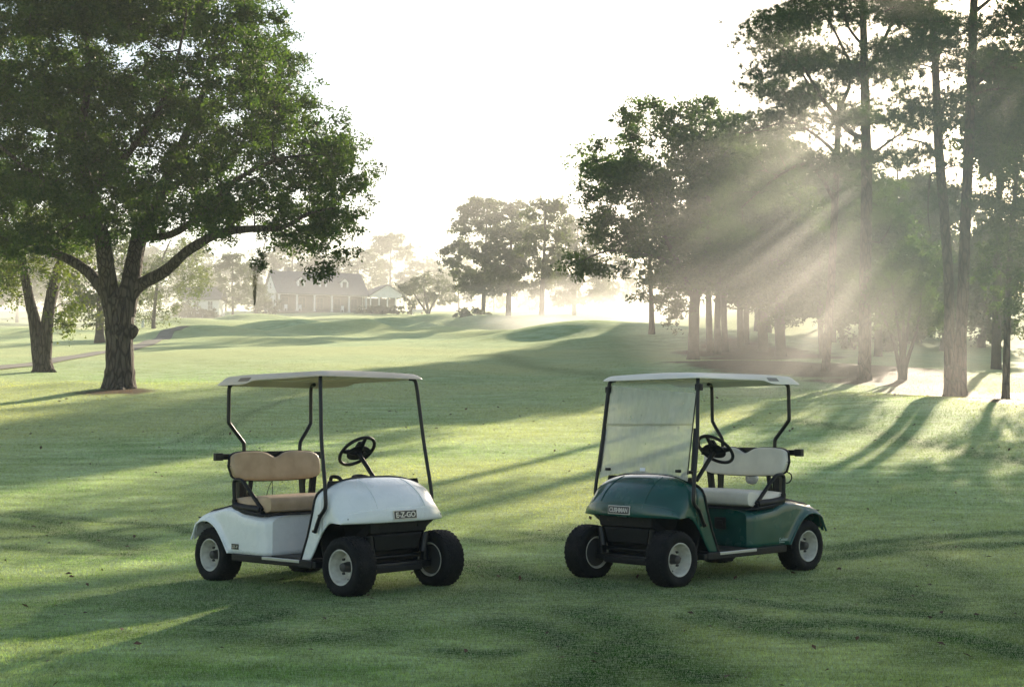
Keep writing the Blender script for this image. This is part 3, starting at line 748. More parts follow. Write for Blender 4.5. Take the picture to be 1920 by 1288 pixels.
oak = px_tree('huge spreading oak with a dark forked trunk, tallest tree on the left', 'oak_tree', [
    ([(223, 733), (224, 712), (225, 690), (224, 650), (224, 615), (224, 585), (222, 560)], [0] * 7, [.62, .52, .46, .43, .46, .50, .46]),
    ([(214, 590), (205, 545), (199, 500), (190, 440), (168, 360), (152, 270), (165, 150), (160, 40)], [0, -.1, -.4, -1, -1.5, -2, -2, -1.5], [.34, .31, .27, .24, .19, .15, .10, .05]),
    ([(234, 590), (243, 540), (250, 500), (262, 445), (288, 400), (315, 330), (350, 250), (385, 160), (410, 60)], [0, .1, .3, .8, 1, 1.6, 2, 2.4, 2.6], [.34, .31, .29, .26, .22, .18, .14, .09, .04]),
    ([(240, 560), (262, 535), (310, 508), (345, 476), (372, 458), (410, 438), (460, 430), (530, 426), (580, 400), (630, 390)], [0, 0, -.5, -1, -1.3, -1.6, -2, -2.3, -2.6, -3], [.26, .21, .185, .165, .155, .135, .115, .085, .05, .02]),
    ([(206, 560), (190, 540), (165, 510), (120, 482), (60, 462), (15, 448), (-60, 415), (-140, 380)], [0, 0, .3, .8, 1.2, 1.8, 2.4, 3], [.26, .20, .18, .15, .13, .11, .08, .04]),
    ([(262, 445), (320, 440), (380, 400), (440, 340), (520, 300), (590, 290)], [.8, 0, -1.2, -2.4, -3.4, -4], [.14, .12, .10, .08, .05, .02]),
    ([(300, 365), (360, 330), (430, 300), (480, 230), (530, 190)], [1.2, 2, 3, 4, 5], [.12, .10, .08, .05, .02]),
    ([(190, 440), (150, 400), (90, 350), (30, 300), (-40, 240)], [-1, -1.8, -2.6, -3.6, -4.4], [.13, .11, .09, .06, .03]),
    ([(168, 360), (230, 300), (290, 220), (330, 120), (350, 20)], [-1.5, -2.6, -3.6, -4.4, -5], [.13, .11, .08, .05, .03]),
    ([(215, 600), (222, 625), (228, 640)], [-.38, -.45, -.40], [.10, .17, .05]), ([(243, 612), (252, 620), (246, 634)], [-.1, -.15, -.1], [.12, .15, .08]),
    ([(212, 726), (200, 733), (192, 738)], [-.1, -.3, -.5], [.25, .16, .05]), ([(238, 726), (250, 733), (262, 737)], [-.1, -.1, -.2], [.25, .15, .04]), ([(224, 722), (226, 733), (228, 742)], [-.3, -.6, -.9], [.22, .16, .05]),
    ], oak_blobs, dO, (M['bark_oak'], M['leaf_oak']), dens=3.1, rad=.60, per=330, size=.11, crown=(240, 200, 480), flat=.75, tip=.013, seg=16)
# moss hanging from the low limb
mp_ = pt(478, 505, dO - 2)
def hanging(name, label, cat, top, ln, w, n, mat, size=.05):
    P = np.zeros((n, 3)); t = rng.uniform(0, 1, n) ** 1.3
    P[:, 2] = -t * ln; P[:, :2] = rng.normal(0, 1, (n, 2)) * (w * (1 - t * .85))[:, None]
    A = rng.normal(0, .25, (n, 3)); A[:, 2] = -1; A /= np.linalg.norm(A, axis=1)[:, None]
    B = np.cross(A, rng.normal(0, 1, (n, 3))); B /= np.linalg.norm(B, axis=1)[:, None]
    L = size * rng.uniform(1, 2.4, (n, 1))
    V = np.stack([P - B * .008, P + B * .008, P + A * L], 1).reshape(-1, 3)
    o = mesh_np(name, V, np.arange(len(V)).reshape(-1, 3), mat, n=3); o.location = tuple(top); tag(o, label, cat); return o
tw = empty('leafy_twig', tuple(pt(500, 430, dO - 2.2))); tag(tw, 'leafy twig dangling below the long oak limb, beside the moss strand', 'twig')
pts_ = [pt(500, 430, dO - 2.2), pt(497, 455, dO - 2.2), pt(490, 480, dO - 2.2), pt(486, 500, dO - 2.2)]
V, F = leaves_np(np.array([pt(488, 482, dO - 2.2), pt(497, 492, dO - 2.2), pt(484, 500, dO - 2.2), pt(492, 470, dO - 2.2), pt(480, 489, dO - 2.2)]), .22, 90, .10, .05)
mesh_np('leaves', V - pts_[0], F, M['leaf_oak'], tw, n=4); MB().tube([p - pts_[0] for p in pts_], [.02, .015, .012, .006], 6).build('stem', M['bark_oak'], tw)
hanging('moss_strand', 'long thin moss strand hanging from the oak twig', 'moss', pt(478, 497, dO - 2.2), 1.2, .07, 700, M['moss'])

# second, forked tree at the left edge
dL = depth_at(80, 697)
px_tree('forked tree with yellow-green leaves at the left edge', 'forked_tree', [
    ([(82, 699), (80, 680), (78, 655), (78, 630)], [0, 0, 0, 0], [.52, .40, .36, .34]),
    ([(76, 645), (66, 610), (57, 570), (48, 525), (40, 490), (20, 430), (-10, 380)], [0, 0, -.1, -.4, -.6, -1, -1.4], [.30, .26, .22, .19, .16, .10, .05]),
    ([(82, 645), (88, 610), (93, 575), (100, 540), (108, 505), (125, 460), (130, 400)], [0, 0, .1, .4, .6, 1, 1.4], [.30, .27, .25, .24, .17, .10, .05]),
    ([(70, 690), (64, 697), (58, 702)], [0, -.3, -.5], [.2, .12, .04]), ([(92, 690), (100, 697), (106, 701)], [0, -.2, -.4], [.2, .12, .04])],
    [(20, 470, 60, 45), (80, 450, 60, 35), (130, 480, 35, 40), (130, 540, 22, 40), (120, 575, 14, 22), (10, 540, 22, 30), (-10, 500, 50, 60), (15, 420, 60, 40), (100, 410, 60, 40), (-50, 440, 60, 60), (140, 440, 40, 40), (60, 500, 30, 20), (125, 600, 8, 16), (40, 380, 80, 40)],
    dL, (M['bark_oak'], M['leaf_yel']), dens=3.4, rad=.5, per=126, size=.13, droop=.18, tip=.014)

# ------------------------------------------------------------------ tall pines on the right
PB, PN = M['bark_pine'], M['leaf_pine']
dP = depth_at(1620, 712)
px_tree('thickest single pine, standing behind the roof end of the green cart', 'pine_tree', [
    ([(1621, 716), (1621, 700), (1622, 600), (1623, 480), (1625, 350), (1623, 220), (1620, 100), (1617, -40), (1615, -200)], [0] * 9, [.38, .27, .245, .235, .22, .19, .15, .11, .05]),
    ([(1622, 260), (1590, 245), (1545, 190), (1500, 120), (1440, 75)], [0, -1, -2, -3, -4], [.10, .09, .07, .05, .03]),
    ([(1624, 300), (1655, 275), (1690, 250)], [0, 1, 2], [.07, .05, .03]), ([(1622, 160), (1590, 110), (1560, 50), (1530, 10)], [0, 1, 2, 3], [.08, .06, .05, .02]),
    ([(1620, 150), (1650, 90), (1675, 40), (1700, 5)], [0, -1, -2, -2], [.09, .07, .05, .03]), ([(1621, 90), (1590, 50), (1575, 0)], [0, -1, -1], [.06, .05, .03])],
    [(1480, 55, 75, 32), (1545, 25, 75, 32), (1660, 20, 80, 28), (1490, 110, 70, 26), (1590, 120, 75, 30), (1685, 95, 55, 24), (1425, 165, 22, 10), (1425, 80, 30, 18), (1560, 175, 65, 24), (1640, 215, 60, 18), (1590, 285, 45, 16), (1600, -60, 150, 50),
     (1550, -140, 130, 50), (1650, -180, 120, 50), (1455, 140, 40, 14), (1700, -60, 100, 40), (1500, -40, 70, 30), (1665, 150, 40, 18), (1540, 240, 50, 16), (1600, -250, 80, 40), (1695, 235, 36, 15), (1665, 395, 30, 13), (1690, 300, 38, 15)],  # last pads added to split the sunlight into shafts
    dP, (PB, PN), dens=8.5, rad=.50, per=28, tufts=16, size=.27, foliage='needle', flat=.9, sag=-.02)
dP2 = depth_at(1548, 695)
px_tree('slender pine left of the thickest one, leaning slightly at its top', 'pine_tree', [
    ([(1548, 699), (1549, 680), (1555, 590), (1561, 480), (1567, 350), (1571, 250), (1574, 190)], [0] * 7, [.26, .185, .165, .155, .14, .12, .09]),
    ([(1573, 225), (1550, 195), (1520, 165), (1490, 110)], [0, 0, 1, 1], [.11, .09, .06, .03]), ([(1574, 200), (1590, 170), (1600, 120)], [0, 0, 1], [.10, .07, .03]),
    ([(1570, 290), (1530, 255), (1480, 230), (1400, 250)], [0, -1, -2, -3], [.08, .06, .05, .02]), ([(1566, 380), (1520, 310), (1460, 330), (1390, 390)], [0, -1, -2, -3], [.08, .07, .05, .02])],
    [(1470, 170, 55, 22), (1510, 195, 55, 22), (1470, 225, 60, 20), (1405, 250, 45, 16), (1375, 225, 30, 16), (1530, 290, 50, 20), (1470, 320, 70, 22), (1405, 375, 60, 22), (1350, 430, 40, 20), (1500, 120, 45, 20), (1590, 130, 40, 22), (1600, 300, 35, 18), (1620, 345, 30, 14), (1560, 330, 40, 18), (1440, 290, 40, 16)],
    dP2, (PB, PN), dens=8.5, rad=.50, per=28, tufts=16, size=.27, foliage='needle', flat=.8, sag=-.02)
dP3 = depth_at(1790, 742)
px_tree('left stem of the twin pines, crooked towards its top', 'pine_tree', [
    ([(1782, 745), (1781, 725), (1780, 640), (1779, 540), (1772, 420), (1764, 330), (1758, 240), (1754, 130), (1748, 40), (1740, -60)], [0] * 10, [.30, .20, .175, .165, .16, .155, .145, .12, .10, .05]),
    ([(1762, 300), (1735, 270), (1700, 262)], [0, 0, 1], [.06, .04, .02]), ([(1755, 110), (1780, 70), (1800, 40)], [0, 0, 1], [.08, .06, .03]), ([(1757, 118), (1730, 70), (1700, 50)], [0, 0, -1], [.08, .06, .03]),
    ([(1768, 330), (1748, 325), (1742, 350), (1740, 400), (1745, 440)], [0, -.6, -.8, -.8, -.8], [.05, .035, .03, .02, .01])],
    [(1735, 55, 60, 28), (1785, 45, 55, 24), (1715, 115, 50, 22), (1770, 85, 50, 22), (1725, 215, 55, 22), (1790, 190, 40, 24), (1700, 180, 40, 16), (1735, -40, 110, 40), (1790, 225, 40, 16), (1690, 20, 40, 20), (1740, -110, 90, 50), (1800, 120, 40, 20), (1725, 290, 28, 12), (1795, 300, 30, 14), (1738, 362, 32, 13), (1790, 390, 24, 12)],  # lowest pads added as separators between the sun shafts
    dP3, (PB, PN), dens=10, rad=.42, per=28, tufts=15, size=.24, foliage='needle', flat=.9, sag=-.02)
px_tree('right stem of the twin pines, straight and taller', 'pine_tree', [
    ([(1800, 745), (1800, 725), (1801, 640), (1806, 540), (1810, 420), (1814, 330), (1818, 240), (1822, 130), (1825, 40), (1828, -60), (1830, -200)], [.15] * 11, [.32, .225, .195, .185, .18, .175, .165, .15, .14, .12, .05]),
    ([(1820, 150), (1850, 130), (1880, 125), (1920, 130), (1960, 120)], [.15, 0, -.5, -1, -1], [.09, .075, .065, .05, .03]), ([(1821, 165), (1850, 140), (1870, 110), (1930, 108)], [.15, .5, 1, 1.4], [.08, .07, .05, .03]),
    ([(1818, 185), (1850, 170), (1900, 168), (1950, 180)], [.15, -.5, -1, -1.5], [.06, .04, .03, .02]), ([(1825, 25), (1850, 5), (1890, -30)], [.15, 0, 0], [.08, .06, .03])],
    [(1870, 60, 45, 22), (1905, 100, 50, 20), (1850, 95, 35, 18), (1900, 25, 50, 18), (1940, 70, 50, 24), (1880, 140, 35, 12), (1840, -60, 120, 45), (1900, -130, 120, 50), (1800, -160, 110, 50), (1960, -20, 70, 40), (1990, 60, 40, 22), (1930, 150, 40, 14), (1845, 50, 30, 16), (1870, 150, 60, 14)],
    dP3 + .25, (PB, PN), dens=9.5, rad=.42, per=28, tufts=15, size=.24, foliage='needle', flat=.9, sag=-.02)
dP5 = depth_at(1885, 748)
px_tree('slim dark trunked hardwood at the right edge of the picture', 'hardwood_tree', [
    ([(1885, 750), (1886, 730), (1888, 640), (1890, 560), (1895, 470), (1902, 380), (1906, 300), (1900, 230)], [0] * 8, [.18, .12, .108, .10, .09, .075, .06, .03]),
    ([(1890, 520), (1870, 500), (1845, 505)], [0, -.3, -.5], [.05, .03, .02])],
    [(1865, 235, 45, 38), (1905, 200, 45, 38), (1880, 320, 55, 45), (1905, 400, 50, 50), (1865, 440, 45, 42), (1905, 500, 38, 40), (1915, 560, 26, 30), (1852, 512, 26, 14), (1960, 300, 60, 100), (1980, 450, 60, 100), (1880, 380, 60, 40), (1935, 240, 40, 40), (1858, 545, 12, 8), (1925, 590, 18, 14), (1850, 380, 26, 26)],
    dP5, (M['bark_oak'], M['leaf_mid']), dens=6.5, rad=.42, per=130, size=.11, droop=.05, tip=.009)
px_tree('leafy tree cut off by the right border behind the slim hardwood', 'hardwood_tree', [
    ([(2040, 735), (2040, 640), (2045, 480), (2050, 300)], [0] * 4, [.40, .30, .22, .1])],
    [(2030, 420, 110, 140), (2000, 300, 80, 90), (2080, 200, 120, 100), (1990, 520, 50, 50), (2100, 400, 120, 160)], dP5 + 6, (M['bark_oak'], M['leaf_mid']), dens=1.6, rad=.6, per=112, size=.15)

# ------------------------------------------------------------------ hardwoods right of the fairway
def auto(x0, x1, y0, y1, n, r):
    out = []
    for i in range(n):
        a = rng.uniform(0, 2 * math.pi); q = math.sqrt(rng.uniform(0, 1)) * .82
        out.append(((x0 + x1) / 2 + (x1 - x0) / 2 * q * math.cos(a), (y0 + y1) / 2 + (y1 - y0) / 2 * q * math.sin(a), r * rng.uniform(.7, 1.25), r * rng.uniform(.6, 1.0)))
    return out
dH = depth_at(1300, 674)
px_tree('broad leafy tree at the left end of the right-hand grove, branch reaching over the mist', 'hardwood_tree', [
    ([(1300, 677), (1300, 660), (1301, 620), (1302, 575), (1306, 545), (1320, 500), (1330, 420), (1325, 330)], [0] * 8, [.40, .31, .28, .27, .25, .18, .13, .06]),
    ([(1303, 570), (1290, 530), (1270, 490), (1240, 430), (1215, 350), (1190, 290)], [0, 0, -.5, -1, -1.5, -2], [.20, .16, .13, .10, .07, .03]),
    ([(1285, 520), (1250, 490), (1210, 478), (1150, 470), (1110, 480), (1085, 495)], [0, -.5, -1, -1.5, -2, -2], [.12, .10, .075, .05, .035, .015]),
    ([(1306, 560), (1322, 535), (1345, 500), (1370, 440)], [0, .5, 1, 2], [.16, .13, .10, .05])],
    [(1150, 300, 60, 50), (1215, 245, 55, 40), (1290, 245, 65, 45), (1125, 355, 40, 40), (1195, 340, 70, 55), (1280, 340, 90, 70), (1130, 425, 45, 26), (1100, 480, 32, 18), (1085, 500, 18, 14), (1095, 525, 14, 14), (1165, 440, 55, 36), (1245, 440, 75, 55), (1340, 430, 80, 70), (1350, 320, 70, 60), (1330, 240, 60, 38), (1260, 510, 50, 26), (1300, 500, 60, 34), (1360, 510, 60, 40), (1190, 210, 22, 18), (1130, 505, 20, 12), (1235, 205, 30, 16), (1180, 500, 20, 14), (1320, 215, 34, 22), (1262, 560, 22, 26), (1260, 600, 12, 10)],
    dH, (M['bark_far'], M['leaf_mid']), dens=3.2, rad=.70, per=170, size=.17, crown=(1270, 370, 190), flat=.85, tip=.016)
grove = [  # px, py base, radius, crown box, blobs, label
    (1330, 660, .20, (1270, 1400, 270, 560), 9, 'first of three trunks standing close together in the grove'),
    (1345, 664, .20, (1320, 1420, 240, 540), 6, 'middle of three trunks standing close together in the grove'),
    (1359, 660, .19, (1330, 1450, 300, 570), 6, 'third of three trunks standing close together in the grove'),
    (1388, 648, .20, (1360, 1470, 260, 560), 6, 'left half of the leaning trunk pair deep in the grove'),
    (1399, 645, .18, (1380, 1500, 320, 600), 5, 'right half of the leaning trunk pair deep in the grove'),
    (1430, 659, .30, (1380, 1530, 330, 600), 7, 'trunk with a flared foot between the pair and the pines'),
    (1463, 668, .30, (1410, 1580, 360, 600), 8, 'straight trunk just left of the slender pine'),
    (1540, 672, .16, (1500, 1620, 400, 620), 6, 'thin crooked trunk half behind the slender pine'),
    (1646, 668, .22, (1600, 1720, 340, 600), 7, 'leaning dark trunk right of the thickest pine')]
for px, py, rr, (x0, x1, y0, y1), nb, lab in grove:
    d = depth_at(px, py); ln = rng.uniform(-10, 10); cx = (x0 + x1) / 2
    px_tree(lab, 'hardwood_tree', [([(px, py + 3), (px + .5, py - 10), (px + ln * .2, py - 80), (px + ln * .6 + (cx - px) * .2, py - 180), (cx, (y0 + y1) / 2), (cx + 5, y0 + 30)], [0] * 6, [rr * 1.45, rr, rr * .9, rr * .75, rr * .5, rr * .2])],
        auto(x0, x1, y0, y1, nb + 4, 46), d, (M['bark_far'], M['leaf_mid']), dens=2.0, rad=.80, per=150, size=.19, tip=.02, flat=.8)
# many-stemmed small tree
dC = depth_at(1690, 712)
px_tree('small many-stemmed tree fanning out between the pines', 'multistem_tree', [
    ([(1688, 712), (1686, 690), (1675, 640), (1655, 590), (1640, 540)], [0, 0, 0, .3, .6], [.12, .08, .06, .045, .02]), ([(1690, 712), (1690, 685), (1688, 640), (1680, 590), (1672, 530)], [0, 0, -.2, -.5, -.8], [.12, .08, .06, .045, .02]),
    ([(1692, 712), (1694, 680), (1700, 630), (1706, 580), (1712, 530)], [0, 0, .3, .5, .8], [.12, .08, .06, .045, .02]), ([(1695, 712), (1700, 680), (1716, 630), (1724, 590), (1728, 545)], [0, 0, 0, -.3, -.5], [.12, .08, .06, .045, .02]),
    ([(1690, 712), (1692, 670), (1694, 620), (1694, 560)], [0, .2, .6, 1], [.10, .07, .05, .02])],
    [(1650, 560, 40, 36), (1690, 530, 50, 40), (1735, 555, 36, 36), (1640, 520, 36, 30), (1700, 480, 50, 30), (1670, 600, 26, 14), (1745, 600, 24, 18), (1735, 500, 36, 30), (1760, 580, 12, 24), (1620, 560, 18, 26)],
    dC, (M['bark_far'], M['leaf_mid']), dens=5.0, rad=.5, per=112, size=.13, tip=.01)
# slim conifer behind the mound and others behind the pines
d = depth_at(1222, 626)
px_tree('thin dark tree standing behind the green mound', 'conifer_tree', [([(1222, 628), (1222, 600), (1221, 560), (1219, 520), (1217, 470), (1215, 440)], [0] * 6, [.24, .17, .15, .13, .08, .04])],
    [(1212, 540, 18, 14), (1226, 520, 22, 20), (1205, 510, 20, 14), (1215, 480, 28, 20), (1232, 560, 14, 10), (1212, 552, 12, 8), (1220, 450, 24, 18)], d, (M['bark_far'], M['leaf_mid']), dens=1.0, rad=.8, per=140, size=.22)
for (px, dd, x0, x1, y0, y1, nb, lab) in [
    (1868, 66, 1825, 1930, 90, 330, 10, 'tall airy crown right of the twin pines near the sun'), (1985, 62, 1935, 2060, -80, 250, 7, 'tall tree added at the right border to shape the sun shafts'),  # second tree added, mostly out of view, to block sun and shape shafts
    (1700, 100, 1600, 1780, 430, 640, 9, 'low dim tree filling the gap behind the small many-stemmed tree'), (1560, 96, 1480, 1650, 430, 640, 8, 'dim undergrowth tree between the slender pine and the grove'),
    (1440, 105, 1350, 1500, 420, 600, 8, 'dim tree closing the back of the grove'), (1840, 92, 1800, 1900, 460, 640, 6, 'low hazy tree right of the twin pines'), (1420, 112, 1330, 1520, 240, 460, 9, 'tall dim crown above the back of the grove'), (1620, 110, 1520, 1720, 330, 520, 9, 'tall dim crown behind the thickest pine'),
    (1665, 120, 1625, 1740, 300, 500, 8, 'pale hazy tree seen between the thickest pine and the twin pines'),
    (1745, 135, 1700, 1800, 330, 560, 8, 'pale hazy tree close behind the left twin pine'),
    (1850, 115, 1815, 1905, 360, 600, 8, 'hazy tree seen between the twin pines and the slim hardwood'),
    (1590, 125, 1520, 1640, 300, 560, 9, 'hazy tree deep behind the slender pine'), (1480, 130, 1400, 1530, 280, 540, 9, 'hazy tree far behind the trunk pair'), (1770, 88, 1745, 1790, 540, 600, 2, 'thin bare-looking trunk just left of the twin pines')]:
    dd = float(dd); zb = float(terrain((px - 960) / FPX * dd, dd)); pyb = HOR - (zb - CAMH) / dd * FPX
    px_tree(lab, 'hardwood_tree', [([(px, pyb), (px, pyb - 20), (px + 2, (pyb + y1) / 2), ((x0 + x1) / 2, (y0 + y1) / 2), ((x0 + x1) / 2, y0 + 15)], [0] * 5, [.34, .24, .2, .14, .05])],
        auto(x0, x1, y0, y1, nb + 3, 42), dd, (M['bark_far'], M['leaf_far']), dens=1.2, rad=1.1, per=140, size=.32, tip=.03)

# ------------------------------------------------------------------ hazy group in the middle distance
for (px, py, rr, blobs, lab, pine) in [
    (905, 602, .30, [(905, 395, 34, 22), (880, 425, 30, 20), (925, 420, 30, 20), (860, 470, 26, 18), (895, 470, 36, 22), (930, 470, 32, 22), (850, 490, 18, 10), (880, 520, 30, 16), (925, 520, 26, 16), (902, 545, 30, 12), (870, 540, 16, 8), (900, 380, 20, 8)], 'leftmost of the misty trees in the middle distance', 0),
    (952, 602, .36, [(955, 395, 34, 20), (980, 420, 30, 22), (940, 430, 34, 24), (965, 460, 42, 26), (950, 500, 44, 24), (985, 500, 30, 20), (955, 535, 36, 16), (925, 545, 22, 10), (990, 540, 22, 12), (940, 385, 20, 12)], 'fullest of the misty trees, second from the left in their row', 0),
    (1015, 611, .30, [(1028, 382, 34, 14), (1010, 395, 26, 14), (1045, 400, 26, 14), (1028, 415, 30, 14), (1010, 440, 26, 12), (1040, 445, 24, 12), (1000, 470, 22, 12), (1040, 480, 26, 12), (1020, 510, 26, 12), (1015, 530, 20, 8)], 'misty pine with a rounded top and a long bare trunk', 1),
    (1075, 601, .30, [(1075, 425, 30, 16), (1060, 450, 30, 18), (1095, 450, 30, 16), (1075, 490, 40, 22), (1110, 520, 34, 20), (1060, 530, 34, 18), (1135, 545, 18, 12), (1090, 555, 36, 14), (1050, 560, 20, 8)], 'low spreading misty tree right of the rounded pine', 0)]:
    d = {905: 172., 952: 168., 1015: 150., 1075: 175.}[px]; py = HOR - (float(terrain((px - 960) / FPX * d, d)) - CAMH) / d * FPX; ytop = min(b[1] for b in blobs)
    px_tree(lab, 'misty_tree', [([(px, py + 2), (px + 1, py - 8), (px + 2, py - 50), (px + 5, (py + ytop) / 2), (px + 8, ytop + 5)], [0] * 5, [rr * 1.4, rr, rr * .9, rr * .6, rr * .2])],
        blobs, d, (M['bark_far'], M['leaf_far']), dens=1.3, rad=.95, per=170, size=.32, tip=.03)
# round tree right of the clubhouse, willow-like tree on the left
d = 205.; 
def far_px(px, dd): return HOR - (float(terrain((px - 960) / FPX * dd, dd)) - CAMH) / dd * FPX
pb = far_px(800, d)
px_tree('low round-headed tree just right of the clubhouse', 'round_tree', [([(803, pb), (803, pb - 8), (800, pb - 25), (795, pb - 50)], [0] * 4, [.35, .25, .2, .08]), ([(804, pb), (806, pb - 10), (815, pb - 28), (825, pb - 45)], [0] * 4, [.2, .18, .15, .06]), ([(803, pb), (798, pb - 10), (785, pb - 28), (775, pb - 45)], [0] * 4, [.2, .18, .15, .06])],
    [(800, pb - 68, 36, 12), (770, pb - 58, 22, 14), (832, pb - 58, 22, 14), (800, pb - 52, 45, 16), (756, pb - 42, 12, 14), (845, pb - 42, 12, 14), (785, pb - 36, 26, 12), (825, pb - 34, 26, 12), (765, pb - 28, 14, 8), (840, pb - 26, 14, 8)], d, (M['bark_far'], M['leaf_far']), dens=.9, rad=.8, per=112, size=.28, tip=.025)
pb = 616
px_tree('sunlit yellowish tree drooping in front of the small white house', 'drooping_tree', [([(288, 616), (288, 600), (292, 560), (300, 500), (320, 450)], [0] * 5, [.26, .2, .17, .12, .05])],
    [(300, 560, 34, 24), (350, 535, 34, 20), (330, 500, 40, 26), (375, 520, 18, 22), (300, 500, 34, 26), (280, 580, 20, 16), (340, 465, 40, 24), (370, 480, 24, 30), (310, 590, 18, 12), (265, 590, 12, 12), (320, 575, 14, 10)], depth_at(288, 616), (M['bark_far'], M['leaf_yel']), dens=1.2, rad=.75, per=112, size=.22, droop=.4, tip=.02)
px_tree('hazy tree whose thick trunk shows just left of the big oak', 'hardwood_tree', [([(187, 643), (187, 625), (188, 590), (190, 540), (200, 470)], [0] * 5, [.45, .33, .28, .22, .1])],
    [(190, 560, 50, 30), (160, 520, 40, 34), (220, 520, 44, 34), (190, 470, 60, 36), (150, 570, 30, 20), (240, 560, 30, 24), (180, 600, 30, 8), (230, 440, 40, 30)], depth_at(187, 643), (M['bark_far'], M['leaf_far']), dens=1.1, rad=.9, per=112, size=.26, tip=.02)

# ------------------------------------------------------------------ far trees: three kinds, then copies
def far_proto(name, H, W, seed, cone=False):
    global rng
    rng = np.random.default_rng(seed); sk = Skeleton()
    sk.limb([(0, 0, -.3), (0.1, 0, H * .2), (-.1, .1, H * .5), (.1, 0, H * .85)], [.35, .25, .18, .06], seg=7)
    n = 95; C = []
    for i in range(n):
        a = rng.uniform(0, 2 * math.pi); t = rng.uniform(.0, 1); z = H * (.22 + .74 * t); rr = W / 2 * math.sqrt(max(.05, 1 - (2 * t - .85) ** 2 / 1.5)) * math.sqrt(rng.uniform(.1, 1))
        if cone: rr *= (1.05 - t)
        C.append((rr * math.cos(a), rr * math.sin(a), z))
    C = np.array(C); sk.attach(C, tip=.03)
    root = empty(name); sk.mb.build('trunk', M['bark_far'], root, angle=80)
    V, F = leaves_np(C, 1.0, 120, .38); mesh_np('crown', V, F, M['leaf_far'], root, n=4); return root
protos = [far_proto('distant_tree', 14, 10, 3), far_proto('distant_tree', 15, 9, 4), far_proto('distant_tree', 12, 12, 5)]
rng = np.random.default_rng(11)
used = [False] * 3
def far_copy(k, x, y, s, rz, label, group):
    src = protos[k]
    if not used[k]: o = src; used[k] = True
    else:
        o = src.copy(); COL.objects.link(o)
        for ch in src.children:
            c = ch.copy(); COL.objects.link(c); c.parent = o
    o.location = (x, y, float(terrain(x, y)) - .1); o.rotation_euler = (0, 0, rz); o.scale = (s, s, s * rng.uniform(.92, 1.08))
    tag(o, label, 'tree', group)
    return o
ti = 0
for px in list(range(-260, 850, 62)):
    dd = 262 + rng.uniform(-8, 30); top = np.interp(px, [-260, 150, 330, 480, 560, 690, 760, 830], [430, 440, 462, 462, 452, 448, 455, 482]) + rng.uniform(-10, 10)
    g = float(terrain((px - 960) / FPX * dd, dd)); H = CAMH + (HOR - top) / FPX * dd - g
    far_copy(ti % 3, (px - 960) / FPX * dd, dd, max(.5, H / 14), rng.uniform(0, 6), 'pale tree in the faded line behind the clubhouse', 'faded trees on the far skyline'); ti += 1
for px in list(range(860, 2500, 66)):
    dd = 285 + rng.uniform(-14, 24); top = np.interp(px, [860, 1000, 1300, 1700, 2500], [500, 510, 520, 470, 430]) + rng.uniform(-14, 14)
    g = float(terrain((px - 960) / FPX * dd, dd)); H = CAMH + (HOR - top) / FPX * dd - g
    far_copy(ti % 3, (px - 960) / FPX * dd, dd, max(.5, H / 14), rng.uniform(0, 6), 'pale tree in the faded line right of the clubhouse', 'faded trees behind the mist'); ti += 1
for px, dd, top, lab in [(435, 190, 484, 'rounded hazy tree left of the clubhouse gable'), (478, 200, 545, 'low bushy tree at the clubhouse corner'), (30, 170, 450, 'grey hazy tree seen under the boughs at far left'), (110, 185, 470, 'grey hazy tree between the forked tree and the oak'),
                         (395, 215, 505, 'hazy tree over the end of the small white house'), (1150, 195, 470, 'hazy tree under the long reaching branch'), (1260, 180, 480, 'hazy tree behind the slim dark trunk'), (-60, 150, 440, 'hazy tree at the far left border'), (1980, 160, 430, 'hazy tree beyond the right border'), (250, 175, 470, 'hazy tree right behind the oak trunk')]:
    g = float(terrain((px - 960) / FPX * dd, dd)); H = CAMH + (HOR - top) / FPX * dd - g
    far_copy(ti % 3, (px - 960) / FPX * dd, dd, max(.4, H / 14), rng.uniform(0, 6), lab, None); ti += 1
# trees outside the frame on the right: their shade lies on the fairway
for px, py_d, H, lab in [] and [(2080, 58, 22, 'tall tree past the right border near the pines'), (2250, 75, 24, 'tall tree past the right border, further back'), (2180, 100, 22, 'tall tree past the right border, deep in the wood')]:
    far_copy(ti % 3, (px - 960) / FPX * py_d, py_d, H / 14, rng.uniform(0, 6), lab, None); ti += 1

for px, dd, lab in [(2110, 52, 'tall tree past the right border near the pines'), (2230, 74, 'tall tree past the right border, further back')]:
    zb = float(terrain((px - 960) / FPX * dd, dd)); pyb = HOR - (zb - CAMH) / dd * FPX; k_ = FPX / dd
    px_tree(lab, 'hardwood_tree', [([(px, pyb), (px, pyb - 2 * k_), (px, pyb - 8 * k_), (px, pyb - 18 * k_)], [0] * 4, [.4, .3, .22, .08])],
        auto(px - 3.4 * k_, px + 3.4 * k_, pyb - 20 * k_, pyb - 7 * k_, 14, 1.3 * k_), dd, (M['bark_far'], M['leaf_mid']), dens=1.3, rad=.8, per=112, size=.18)
